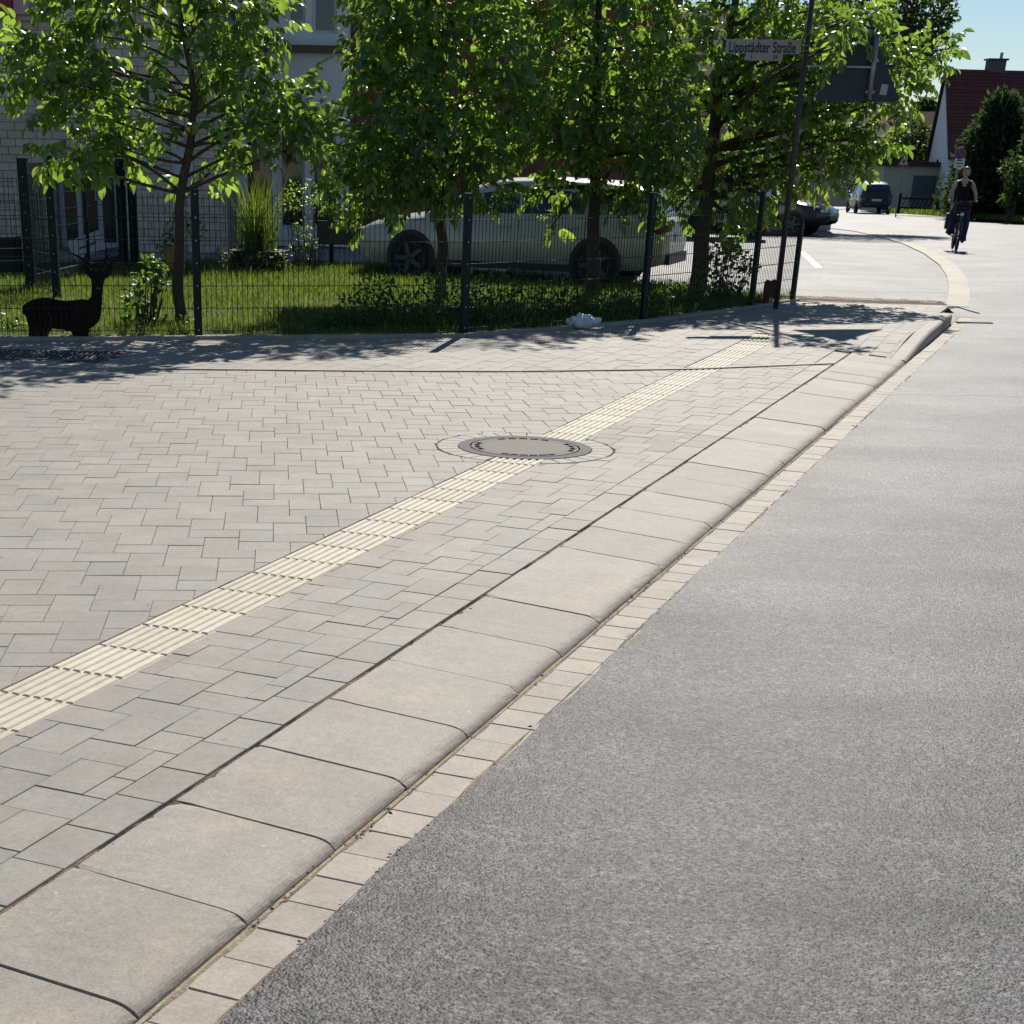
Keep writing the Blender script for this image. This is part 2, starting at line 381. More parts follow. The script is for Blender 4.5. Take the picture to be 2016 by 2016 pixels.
# main road with a ragged edge against the gutter stones
BAND_PX = [(1884, 604), (1887, 585), (1888, 568), (1883, 545), (1866, 522), (1832, 499), (1787, 479), (1740, 466), (1695, 456), (1640, 449)]
BAND = [GR(u, v) for u, v in BAND_PX]
nz = [(rng.uniform(1.5, 14), rng.uniform(0, 6.28), 0) for _ in range(14)]
def ragged(s): return sum(math.sin(s*f+p)/(2+f) for f, p, _ in nz)*0.035+0.008*math.sin(s*31)*math.sin(s*4.3)
def road_left(y):
    if y < 20.7:
        s = (y-K0[1])/kd[1]
        for _ in range(6):
            t = 0.674+0.55*ragged(s); s = (y-K0[1]-kn[1]*t)/kd[1]
        return (K0+kd*s+kn*t)[0]
    for a, b in zip(BAND[:-1], BAND[1:]):
        if a[1] <= y <= b[1]: return a[0]+(b[0]-a[0])*(y-a[1])/(b[1]-a[1])
    if y < BAND[0][1]: return BAND[0][0]
    return BAND[-1][0]-(y-BAND[-1][1])*1.2
rows = strip_rows(-14, 1.4, 1.4, lambda y: road_left(y), lambda y: 30, 0)+strip_rows(1.42, 20.6, 0.03, road_left, lambda y: 30, 0)
yb = 20.75
while yb < 150: rows.append(((road_left(yb), yb, zr(yb)), (60, yb, zr(yb)))); yb += 0.5 if yb < 60 else 4
sheet('road', rows, M_asph, 'dark grey asphalt carriageway shining against the light', 'road')
# paving bed
bed = MB()
L0 = [K(s, 0.56) for s in (-6, 0, 6, KS_DROP, 17.4)]
bed.add([(-7.5, -2, -0.0065), (*K(-6, 0.62), -0.085), (*K(-6, -0.02), -0.0065), (*K(13, -0.02), -0.0065), (*K(13, 0.62), -0.085)], [(1, 4, 3, 2)])
bed.add([(-7.5, -3, -0.0065), (*K(-6.6, -0.02), -0.0065), (*K(17.5, -0.02), -0.0065), (5.35, 21.6, -0.0065), *[(p[0], p[1]+0.3, -0.0065) for p in FB[::-1]], (-7.5, 15, -0.0065)], [tuple(range(4+len(FB)+1))])
bed.add([(*K(KS_DROP, -0.02), -0.05), (*K(KS_DROP, 0.45), -0.05), (*K(17.5, 0.45), -0.05), (*K(17.5, -0.02), -0.05)], [(0, 1, 2, 3)])
tag(bed.build('paving_bed', M_joint), 'dark sand bed showing in the joints of the pale paving', 'joint sand', None, 'structure')

# ---- herringbone crossing (large field left of the ribbed strip)
PL, PW = 0.24, 0.16
def herring(o, ang, box):
    ux = np.array([math.cos(ang), math.sin(ang)]); uy = np.array([-ux[1], ux[0]]); out = []
    n = 60
    for i in range(-n, n):
        for j in range(-n, n):
            b = np.array([i*PW+j*PL, i*PW-j*PL])
            c = o+ux*b[0]+uy*b[1]
            if not (box[0] < c[0] < box[1] and box[2] < c[1] < box[3]): continue
            out.append(rect(c, ux, uy, PL, PW)); out.append(rect(c+uy*PW, ux, uy, PW, PL))
    return out
field = thing('herringbone_paving', 'pale grey herringbone concrete paving left of the ribbed ivory strip', 'paving', kind='structure')
polys = []
for p in herring(np.array([-1.2, 9.0]), R(3.8), (-6.3, 4.2, 2.6, 15)):
    p = clip(p, TLn, TLd)
    if len(p) >= 3: p = below(p, EDGE)
    if len(p) >= 3: p = mh_clip(p)
    if len(p) >= 3: polys.append(p)
lay(field, polys, M_paver, M_pavermass, lambda q: 0.0)
# ---- herringbone band between strip and kerb, with its stretcher course
band = thing('footway_paving', 'grey paver band between the ribbed strip and the dropped kerb', 'paving', kind='structure')
polys = []
for p in herring(K(0, -0.16), KA-math.pi/2, (-6, 6, -1.5, 16)):
    p = clip(p, TRn, TRd)
    if len(p) >= 3: p = clip(p, kn, kn@K(0, -0.162))
    if len(p) >= 3: p = below(p, EDGE)
    if len(p) >= 3: p = mh_clip(p)
    if len(p) >= 3 and ST(sum(p)/len(p))[0] > -4.5: polys.append(p)
lay(band, polys, M_paver, M_pavermass, lambda q: 0.0)
polys = [rect(K(-4.4+0.2425*i, -0.16), kd, kn, 0.2425, 0.158) for i in range(72)]
polys = [clip(p, kd, kd@K(KS_DROP, 0)) for p in polys]
lay(band, polys, M_paver, M_pavermass, zpave, name='edge_paver')
# ---- far footway, running bond along the kerb
walk = thing('footway_running_bond', 'pale running bond footway in dappled shade below the fence', 'paving', kind='structure')
FBs = [p-np.array([0.02, 0.24]) for p in FB]
polys = []
GX0, GX1 = G(-330, 700)[0], G(228, 700)[0]
far_a, far_b = G(1557, 597), G(1886, 612)
FN, FD = line(far_a, far_b, False)
for r in range(-75, 4):
    off = 0.1213*(r % 2)
    for i in range(-5, 85):
        p = rect(K(i*0.2425+off, r*0.1625-0.16), kd, kn, 0.2425, 0.1625); c = sum(p)/4
        if c[0] < -6.8 or c[1] > 22 or c[1] < 12.4: continue
        p = below(p, [e+np.array([0, 0.07]) for e in EDGE], True)
        if len(p) < 3: continue
        p = below(p, FBs)
        if len(p) < 3: continue
        p = clip(p, FN, FD)
        if len(p) < 3: continue
        c = sum(p)/len(p); s, t = ST(c)
        if s < KS_DROP: p = clip(p, kn, kn@K(0, -0.162))
        else: p = clip(p, kn, kn@K(0, 0.368))
        if len(p) < 3: continue
        if GX0 < c[0] < GX1+0.05 and 13.66 < c[1] < 14.40: continue
        if (c-T0)@td < t_stop:
            a = clip(p, TLn, TLd); b = clip(p, TRn, TRd)
            polys += [q for q in (a, b) if len(q) >= 3]
        else: polys.append(p)
lay(walk, polys, M_paver, M_pavermass, lambda q: 0.004+zpave(q))
# ---- raised edging line between the two bonds
edging = thing('paving_edging', 'thin raised concrete edging line crossing the paving', 'edging', kind='structure')
for a, b in zip(EDGE[:-1], EDGE[1:]):
    n = max(1, int(np.linalg.norm(b-a)/1.0)); d = (b-a)/n
    for i in range(n):
        p, q = a+d*i, a+d*(i+1)-d/np.linalg.norm(d)*0.005
        MB().beam((*p+np.array([0, .035]), -0.02), (*q+np.array([0, .035]), -0.02), 0.06, 0.06).build('edging_stone', M_kerb, edging)
# ---- tactile strip
tact = thing('tactile_strip', 'ivory ribbed tactile guiding strip running along the pavement', 'tactile paving', kind='structure')
tb = MB(); w = TILE/2-0.0015
tb.box((0, 0, -0.018), (2*w, 2*w, 0.026))
for k in range(7):
    x = -w+0.3/7*(k+0.5)-0.0; a, b2, h0, h1, e = 0.0165, 0.0105, -0.0052, 0.0010, w-0.004
    vs = [(x-a, -e, h0), (x+a, -e, h0), (x+a, e, h0), (x-a, e, h0), (x-b2, -e+.004, h1), (x+b2, -e+.004, h1), (x+b2, e-.004, h1), (x-b2, e-.004, h1)]
    tb.add(vs, [(4, 5, 6, 7), (0, 1, 5, 4), (1, 2, 6, 5), (2, 3, 7, 6), (3, 0, 4, 7)])
tme = tb.mesh('tactile_tile', M_tact)
for i in range(-9, T_END):
    c = T0+td*TILE*(i+0.5)+tn*0.15
    if np.linalg.norm(c-MH) < 0.27: continue
    o = ob('tactile_tile', tme, tact, (c[0], c[1], zpave(c)+random.uniform(-.0008, .0008)), (0, 0, TA-math.pi/2+random.uniform(-.003, .003)))
# ---- manhole
def ring(b, c, r0, r1, z0, z1, n=64):
    vs = []; fs = []
    for i in range(n):
        a = 2*math.pi*i/n; ca, sa = math.cos(a), math.sin(a)
        vs += [(c[0]+r0*ca, c[1]+r0*sa, z0), (c[0]+r0*ca, c[1]+r0*sa, z1), (c[0]+r1*ca, c[1]+r1*sa, z1), (c[0]+r1*ca, c[1]+r1*sa, z0)]
    for i in range(n):
        j = (i+1) % n
        for k in range(3): fs.append((4*i+k, 4*i+k+1, 4*j+k+1, 4*j+k))
    return b.add(vs, fs)
M_slot = mat('slot_shadow', (0.012, 0.012, 0.012), 1.0, 0.0)
mh = thing('manhole', 'round iron and concrete manhole cover ringed by cut stones in the ribbed strip', 'manhole', (MH[0], MH[1], 0))
M_infill = mat('cover_infill', (0.27, 0.245, 0.215), 0.9, 0.15, noise=[(150, .2)], bump=(200, .4, .003))
M_ironlite = mat('worn_iron', (0.17, 0.165, 0.16), 0.75, 0.12, 0.0, noise=[(60, .2)])
ring(MB(), (0, 0), 0.345, 0.415, -0.02, 0.004).build('frame', M_iron, mh)
cv = ob('cover', ring(MB(), (0, 0), 0.262, 0.333, -0.02, 0.0045).mesh('cover', M_ironlite), mh)
MB().disc((0, 0, -0.008), (0, 0, 1), 0.335, 0.02, 48).build('seat', M_iron, mh)
MB().disc((0, 0, -0.0045), (0, 0, 1), 0.262, 0.0175, 48).build('infill', M_infill, cv)
for a0, a1, n in ((60, 115, 5), (-118, -62, 6), (-22, 22, 4), (160, 200, 4)):
    for i in range(n):
        a = R(a0+(a1-a0)*i/(n-1)); MB().box((0, 0, 0), (0.03, 0.05, 0.002)).build('slot', M_slot, cv, (0.298*math.cos(a), 0.298*math.sin(a), 0.0043), (0, 0, a))
M_ringst = mat('ring_stone', (0.40, 0.37, 0.32), 0.8, 0.3, noise=[(100, .1), (20, .08)], objvar=.06, bump=(250, .3, .002))
nst = 30
for i in range(nst):
    a = 2*math.pi*(i+0.5)/nst; c = np.array([math.cos(a), math.sin(a)])*0.485+MH
    q = (c-T0)@tn
    if 0.0 < q < 0.30: continue
    h = 2*math.pi/nst*0.47
    P = [np.array([r*math.cos(a+e), r*math.sin(a+e)]) for r, e in ((0.42, -h), (0.548, -h), (0.548, h), (0.42, h))]
    V, Fs = paver_me(P, lambda z: 0.001, M_ringst)
    MB().add(V, Fs).build('ring_stone', M_ringst, mh)
# ---- dropped kerb
kerb = thing('dropped_kerb', 'row of broad sloping concrete kerb stones beside the road', 'kerb', kind='structure')
prof = [(0.0, -0.05), (0.0, -0.0105), (0.003, -0.0075), (0.05, -0.0085), (0.095, -0.0125), (0.435, -0.0335), (0.455, -0.0362), (0.470, -0.0398), (0.482, -0.0442), (0.490, -0.049), (0.4965, -0.0545), (0.501, -0.061), (0.503, -0.068), (0.503, -0.11)]
def extr(prof, L, bev=0.002):
    vs = []; n = len(prof); ct, cz = 0.25, -0.06
    for y, ins in ((0, 1), (bev, 0), (L-bev, 0), (L, 1)):
        for t, z in prof: vs.append((t, y, z-(0.002 if ins else 0)))
    fs = [(k*n+i, k*n+i+1, (k+1)*n+i+1, (k+1)*n+i) for k in range(3) for i in range(n-1)]
    fs += [tuple(range(n-1, -1, -1)), tuple(3*n+i for i in range(n))]
    return MB().add(vs, fs)
def kerb_variant(seed):
    rr = random.Random(seed); n = len(prof); ysm = [0, .002, .02, .05]+[.05+.0394*k for k in range(1, 10)]+[.4445, .4745, .4925, .4945]; vs = []
    chips = [(rr.choice((0.0, .4945, rr.uniform(0, .49))), rr.choice((1, 2, n-6, n-5, n-4)), rr.uniform(.008, .02), rr.uniform(.002, .007)) for _ in range(5)]
    for j, y in enumerate(ysm):
        endd = .002 if j in (0, len(ysm)-1) else 0
        for k, (t, z) in enumerate(prof):
            dz = -endd+(rr.gauss(0, .0002) if 0 < k < n-1 else 0)
            for cy, ck, rad, dep in chips:
                if abs(y-cy) < rad*2 and abs(k-ck) <= 1 and k: dz -= dep*max(0, 1-abs(y-cy)/(rad*2))*(1 if k == ck else .5)
            vs.append((t+(rr.gauss(0, .0002) if k > n-6 else 0), y, z+dz))
    m = len(ysm); fs = [(a*n+i, a*n+i+1, (a+1)*n+i+1, (a+1)*n+i) for a in range(m-1) for i in range(n-1)]
    fs += [tuple(range(n-1, -1, -1)), tuple((m-1)*n+i for i in range(n))]
    return MB().add(vs, fs).mesh('kerb_stone', M_kerb)
kmes = [kerb_variant(q) for q in range(8)]
krot = KA-math.pi/2
PH = 0.0   # joints measured at s=0, .5, 1 ...
i = -9
while i*0.5 < KS_DROP-0.1:
    kme = random.choice(kmes); s = i*0.5; p = K(s+0.002, 0.004+random.uniform(-.002, .003)); ob('kerb_stone', kme, kerb, (p[0], p[1], random.uniform(-.0018, .0018)), (random.uniform(-.003, .003), 0, krot+random.uniform(-.003, .003))); i += 1
KS_END = i*0.5
# ---- raised kerb at the corner
rk = thing('raised_kerb', 'dark shaded raised kerb curving round the corner of the footway', 'kerb', kind='structure')
ks = KS_END+0.01
def kseg(path, z0, z1, name='kerb_stone'):
    (a, b) = path; d = (b-a)/np.linalg.norm(b-a); n = np.array([d[1], -d[0]])
    vs = []
    for p, z in ((a, z0), (b, z1)):
        for t, dz in ((-0.15, -0.15-z), (-0.15, -0.004), (-0.146, 0), (-0.03, 0), (-0.012, -0.006), (0, -0.02), (0.0, -0.15-z)):
            q = p+n*t; vs.append((q[0], q[1], z+dz))
    k = 7; fs = [(i, i+1, k+i+1, k+i) for i in range(k-1)]+[tuple(range(k-1, -1, -1)), tuple(range(k, 2*k))]
    return MB().add(vs, fs).build(name, M_kerb, rk)
S1 = 17.3
cur = ks; z = -0.036
while cur < S1-0.05:
    nx = min(cur+1.0, S1); z1 = min(0.055, z+0.055); kseg((K(cur, 0.515), K(nx-0.006, 0.515)), z, z1); cur = nx; z = z1
cc = K(S1, 0.515-0.75)
arc = [cc+0.75*np.array([math.cos(KA-math.pi/2+a), math.sin(KA-math.pi/2+a)]) for a in np.linspace(0, R(80), 6)]
for q, (a, b) in enumerate(zip(arc[:-1], arc[1:])): kseg((a, b), 0.055-0.012*q, 0.055-0.012*(q+1))
# ---- gutter stones
gut = thing('gutter_row', 'row of square pale gutter stones between kerb and asphalt', 'gutter', kind='structure')
gp = [np.array(p) for p in ((0, 0), (0.160, 0), (0.160, 0.1645), (0, 0.1645))]
V, Fs = paver_me(gp, lambda q: 0.0, M_gutter, ch=0.003); gme = MB().add(V, Fs).mesh('gutter_stone', M_gutter)
s = -4.5
while s < S1+1.0:
    p = K(s+0.002, 0.525+random.uniform(-.002, .002)); ob('gutter_stone', gme, gut, (p[0], p[1], -0.0645+random.uniform(-.0012, .0015)), (0, 0, krot+random.uniform(-.012, .012))); s += 0.5/3
b = MB().add([(*K(-6, 0.5), -0.0675), (*K(S1+1.2, 0.5), -0.0675), (*K(S1+1.2, 0.75), -0.0675), (*K(-6, 0.75), -0.0675)], [(3, 2, 1, 0)])
tag(b.build('gutter_bed', M_sand), 'yellowish sand in the gutter joints beside the asphalt', 'sand', None, 'structure')
# sand and litter washed along the kerb foot and asphalt edge
def ribbon(t0, w0, z, seed, s0=-4, s1=17):
    r2 = random.Random(seed); vs = []; fs = []; s = s0; k = 0
    ph = [r2.uniform(0, 6) for _ in range(6)]
    while s < s1:
        w = w0*max(0.05, 0.55+0.5*math.sin(s*3.1+ph[0])+0.5*math.sin(s*7.7+ph[1])+0.35*math.sin(s*19+ph[2]))+r2.uniform(0, .006)
        a, b = K(s, t0-w*0.5), K(s, t0+w*0.5); m = K(s, t0)
        vs += [(*a, z-.005), (*m, z+min(0.006, w*.3)), (*b, z-.005)]; s += 0.035
        if k: j = 3*k; fs += [(j-3, j-2, j+1, j), (j-2, j-1, j+2, j+1)]
        k += 1
    return vs, fs
sb = MB(); sb.add(*ribbon(0.523, 0.022, -0.0645, 3)); sb.add(*ribbon(0.668, 0.022, -0.064, 5)); sb.add(*ribbon(0.003, 0.006, -0.005, 9, -4, 12.9))
tag(sb.build('sand_drift', M_sand), 'yellow sand washed along the foot of the kerb', 'sand', None, 'stuff')
M_lit = mat('dry_litter', (0.10, 0.07, 0.04), 0.9, 0.2, attr=0.9)
lb_v, lb_f, lb_a = [], [], []
for i in range(900):
    s = random.uniform(-2, 12)
    cl = 0.5+0.5*math.sin(s*2.3)+0.3*math.sin(s*9)
    if random.random() > cl: continue
    t, z = random.choice(((0.522, -.058), (0.522, -.058), (0.665, -.061), (0.004, -.010)))
    p = K(s, t+random.gauss(0, 0.008)); r = random.uniform(.002, .007); a = random.uniform(0, 6.3)
    n = len(lb_v)
    for q in range(4): lb_v.append((p[0]+r*math.cos(a+q*1.57)*(1.6 if q % 2 else 1), p[1]+r*math.sin(a+q*1.57), z+random.uniform(-.002, .005)))
    lb_f.append((n, n+1, n+2, n+3)); lb_a += [random.random()]*4
me = bpy.data.meshes.new('leaf_litter'); me.from_pydata(lb_v, [], lb_f); me.materials.append(M_lit)
me.attributes.new('vary', 'FLOAT', 'POINT').data.foreach_set('value', np.array(lb_a, np.float32)); me.update()
tag(ob('leaf_litter', me), 'crumbs of dry leaf litter caught along the kerb joint', 'litter', None, 'stuff')
# ---- pale stone band curving through the side lane
sb_ = thing('lane_gutter_band', 'curved cream stone gutter band dividing the side lane from the road', 'gutter', kind='structure')
pts = [np.array(p) for p in BAND]; acc = [0.0]
for a, b in zip(pts[:-1], pts[1:]): acc.append(acc[-1]+np.linalg.norm(b-a))
def along(d):
    for k in range(len(acc)-1):
        if d <= acc[k+1]: f = (d-acc[k])/(acc[k+1]-acc[k]); return pts[k]+(pts[k+1]-pts[k])*f, (pts[k+1]-pts[k])/(acc[k+1]-acc[k])
    return pts[-1], (pts[-1]-pts[-2])/np.linalg.norm(pts[-1]-pts[-2])
V, Fs = paver_me([np.array(q) for q in ((-.15, 0), (.15, 0), (.15, .293), (-.15, .293))], lambda q: 0.0, M_gutter)
M_bandst = mat('band_stone', (0.50, 0.45, 0.36), 0.8, 0.3, noise=[(60, .12), (4, .1)], objvar=.08)
bme = MB().add(V, Fs).mesh('band_stone', M_bandst); d = 0.0
while d < acc[-1]-0.3:
    p, dr = along(d); q, dr2 = along(d+0.15); ob('band_stone', bme, sb_, (p[0], p[1], p[2]+0.006), (0, 0, math.atan2(dr2[1], dr2[0])-math.pi/2)); d += 0.3
# ---- setts across the lane mouth
ap = thing('sett_apron', 'pinkish worn sett paving across the mouth of the side lane', 'setts', kind='structure')
M_sett = mat('sett', (0.27, 0.215, 0.18), 0.85, 0.25, noise=[(50, .2)], objvar=.18, bump=(60, .5, .006))
a, b = G(1556, 592)[:2], G(1872, 604)[:2]; u = (b-a)/np.linalg.norm(b-a); n_ = np.array([-u[1], u[0]])
V, Fs = paver_me([np.array(q) for q in ((0, 0), (.105, 0), (.105, .105), (0, .105))], lambda q: 0.0, M_sett, ch=.012)
ame = MB().add(V, Fs).mesh('sett', M_sett)
Lw = np.linalg.norm(b-a)
for r in range(15):
    for i in range(int(Lw/0.115)):
        p = a+u*(i*0.115+0.05*(r % 2))+n_*(r*0.115+0.02); ob('sett', ame, ap, (p[0], p[1], -0.012-min(0.045, 0.006*r)+random.uniform(-.004, .004)), (0, 0, math.atan2(u[1], u[0])+random.uniform(-.04, .04)))
bq = [a-u*.1, b+u*.05, b+n_*1.78+u*.05, a+n_*1.78-u*.1]
tag(MB().add([(*p, z) for p, z in zip(bq, (-.024, -.024, -.068, -.068))], [(0, 1, 2, 3)]).build('sett_bed', M_joint), 'dark joints of the sett paving at the lane mouth', 'joint sand', None, 'structure')
# painted bay lines in the lane
M_line = mat('road_paint', (0.74, 0.73, 0.70), 0.7, 0.3, noise=[(8, .12), (60, .1)])
for k, (p0, p1, w, lab) in enumerate((((1578, 494), (1612, 526), 0.14, 'slanting white painted bay line beside the fence end'), ((1460, 527), (1612, 527), 0.10, 'level white painted bay line reaching the fence end post'))):
    A, B = GR(*p0), GR(*p1); dd = (B-A)[:2]/np.linalg.norm((B-A)[:2]); nn = np.array([-dd[1], dd[0]])*w/2
    vs = [(*(P[:2]+s*nn), zr(P[1])-0.008) for P in (A, B) for s in (1, -1)]
    tag(MB().add(vs, [(0, 1, 3, 2)]).build('bay_line', M_line), lab, 'road marking')
# road seam and gully slot
A, B = G(1752, 776, -.06), G(2100, 779, -.06)
M_tar = mat('tar', (0.03, 0.03, 0.032), 0.5, 0.5)
tag(MB().add([(A[0], A[1], -.056), (B[0]+3, B[1], -.056), (B[0]+3, B[1]+.016, -.056), (A[0], A[1]+.012, -.056)], [(0, 1, 2, 3)]).build('road_seam', M_tar), 'thin dark tar seam crossing the asphalt', 'seam')
gl = thing('gully_grate', 'flat iron gully grate in the road by the raised kerb', 'drain', tuple(G(1918, 636, -.06)))
for k in range(2): MB().box((0, -0.03+0.06*k, 0.004), (0.36, 0.03, 0.012)).build('bar', M_iron, gl)
for k in (-1, 1): MB().box((0.19*k, 0, 0.004), (0.03, 0.10, 0.014)).build('frame_bar', M_iron, gl)
# slotted drain in the footway
gy = 14.03; dr = thing('slotted_drain', 'dark slotted drain grating set in the shaded footway near the deer', 'drain', ((GX0+GX1)/2, gy, 0))
W = GX1-GX0
MB().box((0, 0, -0.02), (W, 0.62, 0.03)).build('channel', M_black, dr)
for sgn in (-1, 1): MB().box((0, sgn*0.31, 0.0), (W, 0.03, 0.024)).build('frame_bar', M_iron, dr)
for x in np.arange(-W/2+0.02, W/2, 0.045): MB().box((x, 0, 0.003), (0.018, 0.59, 0.016)).build('slat', M_iron, dr)
# concrete strip below the fence
plinth = thing('fence_plinth', 'low concrete edging stones below the mesh fence', 'edging', kind='structure')
for a, b in zip(FB[:-1], FB[1:]):
    n = max(1, round(np.linalg.norm(b-a)/1.0)); d = (b-a)/n; off = np.array([0.02, -0.2])
    for i in range(n):
        p, q = a+d*i+off, a+d*(i+1)+off-d/np.linalg.norm(d)*0.006
        MB().beam((*p, 0.0), (*q, 0.0), 0.06, 0.075).build('edging_stone', M_kerb, plinth)
vs = []; 
for p in FB: vs += [(p[0]+.02, p[1]-0.19, 0.012), (p[0], p[1]+0.12, 0.016)]
M_grav = mat('fine_gravel', (0.26, 0.23, 0.19), 0.95, 0.2, noise=[(90, .4), (15, .2)], bump=(90, .8, .01))
tag(MB().add(vs, [(2*i, 2*i+2, 2*i+3, 2*i+1) for i in range(len(FB)-1)]).build('gravel_strip', M_grav), 'narrow pale gravel strip along the foot of the fence', 'gravel', None, 'structure')
# lawn
LB = [G(u, v)[:2] for u, v in ((-700, 530), (-300, 524), (240, 516), (440, 513), (760, 517), (1000, 540), (1390, 565), (1500, 580), (1556, 588))]
LF = [p+np.array([0, .1]) for p in FB]; LF[0] = LF[0]-np.array([3, 0])
vs = [(p[0], p[1], 0.012) for p in LF]+[(p[0], p[1], 0.0) for p in LB[::-1]]
tag(MB().add(vs, [tuple(range(len(vs)))]).build('lawn', M_turf), 'sunlit lawn behind the mesh fence', 'lawn', None, 'structure')
# paved yard by the houses
vs = [(p[0], p[1]-0.02, -0.006) for p in LB[:6]]+[(LB[5][0]+.5, 29.5, -0.03), (LB[5][0], 40, -.2), (-14, 40, -.03), (-14, 30, -0.01)]
M_yard = mat('yard_concrete', (0.30, 0.28, 0.26), 0.8, 0.3, noise=[(8, .1), (90, .15)])
tag(MB().add(vs, [tuple(range(len(vs)))]).build('yard', M_yard), 'pale paved yard between lawn and brick building', 'yard', None, 'structure')

# ================================================================== FENCES
def post(parent, p, h, w=0.06, d=0.04, rz=0.0, cap=True, name='post'):
    b = MB(); b.box((0, 0, h/2), (w, d, h)); o = b.build(name, M_fence, parent, (p[0], p[1], p[2] if len(p) > 2 else 0), (0, 0, rz))
    if cap: MB().box((0, 0, h+0.004), (w+.006, d+.006, 0.014)).build('cap', M_fence, o)
    clipm = MB()
    for z in np.arange(0.12, h, 0.2): clipm.box((0, -d/2-0.003, z), (0.014, 0.006, 0.014))
    clipm.build('bolts', M_galv, o)
    return o
def mesh_panel(parent, a, b, h, z0=0.05, sp=0.05, hs=0.2, th=0.005, off=0.03):
    a = np.array(a, float); b = np.array(b, float); d = b-a; L = np.linalg.norm(d); d = d/L; rz = math.atan2(d[1], d[0])
    panel = ob('mesh_panel', None, parent, (a[0], a[1], 0), (0, 0, rz))
    v = MB()
    for x in np.arange(0.03, L-0.01, sp): v.box((x, -off, z0+h/2), (th, th, h))
    v.build('upright_wires', M_fence, panel)
    hz = MB(); z = z0+0.02
    while z <= z0+h-0.005:
        for dy in (-th, th): hz.box((L/2, -off+dy, z), (L-0.02, 0.006, 0.006))
        z += hs
    hz.build('crosswires', M_fence, panel)
    return panel
fence = thing('mesh_fence', 'dark green welded mesh fence curving along the lawn and footway', 'fence')
pl = [FB[0], FB[2], FB[4], FB[5], FB[6], FB[7]]
hts = [1.30, 1.30, 1.30, 1.30, 1.30, 0.90]
for i, (p, h) in enumerate(zip(pl, hts)):
    q = pl[min(i+1, len(pl)-1)]; p0 = pl[max(i-1, 0)]; d = q-p0
    post(fence, (p[0], p[1], -0.05), h+0.05, 0.07, 0.05, math.atan2(d[1], d[0]))
for i in range(len(pl)-1): mesh_panel(fence, pl[i], pl[i+1], 1.22 if i < 4 else 0.82)
# gate at the yard
A, B = AT(62, 570, 20.6)[:2], AT(246, 533, 25.0)[:2]; C = G(113, 588)[:2]
gate = thing('yard_gate', 'tall dark green framed mesh gate in front of the glass door', 'gate')
for p, h in ((A, 1.52), (B, 1.50), (B+np.array([0.12, 0.25]), 1.50)): post(gate, (p[0], p[1], -.02), h, 0.12, 0.12, 0)
leaf = ob('gate_leaf', None, gate)
a3, b3 = A+(B-A)*0.03, A+(B-A)*0.97
fr = MB()
for z in (0.14, 1.42): fr.beam((*a3, z), (*b3, z), 0.07, 0.085)
for p in (a3, b3): fr.beam((*p, 0.12), (*p, 1.44), 0.07, 0.07, (0, 1, 0))
fr.beam((*(a3*.42+b3*.58), 0.12), (*(a3*.42+b3*.58), 1.42), 0.04, 0.04, (0, 1, 0))
fr.build('frame', M_fence, leaf)
wv = MB(); d = b3-a3; L = np.linalg.norm(d)
for t in np.arange(0.05, L, 0.05): q = a3+d*(t/L); wv.box((q[0], q[1], 0.78), (.005, .005, 1.26))
for z in np.arange(0.3, 1.4, 0.2): wv.beam((*a3, z), (*b3, z), 0.014, 0.008)
wv.build('wires', M_fence, leaf)
yf = thing('yard_fence', 'dark mesh side fence with a slim corner post left of the gate', 'fence')
D = np.array([-6.6, 18.6])
post(yf, (C[0], C[1], -.02), 1.56, 0.09, 0.09)
for p in (D,): post(yf, (p[0], p[1], -.02), 1.35, 0.07, 0.05)
mesh_panel(yf, D, C, 1.28); mesh_panel(yf, C, A, 1.28)
M_boardd = mat('dark_boarding', (0.02, 0.022, 0.026), 0.6, 0.4, noise=(10, .2))
for k in range(3): MB().beam((D[0], D[1]+.1, 0.28+0.14*k), (A[0]-.1, A[1]+.05, 0.28+0.14*k), 0.03, 0.13).build('board', M_boardd, yf)

# ================================================================== FLAT STEEL ANIMALS
def cutout(name, label, cat, px, depth, thick, m, holes=None, base=None):
    P = [AT(u, v, depth) for u, v in px]; zmin = min(p[2] for p in P); cxm = sum(p[0] for p in P)/len(P)
    poly = [(p[0]-cxm, p[2]-zmin) for p in P]; bm = bmesh.new()
    vs = [bm.verts.new((x, -thick/2, z)) for x, z in poly]; f = bm.faces.new(vs)
    r = bmesh.ops.extrude_face_region(bm, geom=[f]); bmesh.ops.translate(bm, vec=(0, thick, 0), verts=[e for e in r['geom'] if isinstance(e, bmesh.types.BMVert)])
    bmesh.ops.triangulate(bm, faces=[q for q in bm.faces if len(q.verts) > 4]); bmesh.ops.recalc_face_normals(bm, faces=bm.faces)
    me = bpy.data.meshes.new(name); bm.to_mesh(me); bm.free(); me.materials.append(m)
    t = thing(name, label, cat, (cxm, depth, -0.01)); body = ob('plate', me, t)
    return t, cxm, zmin
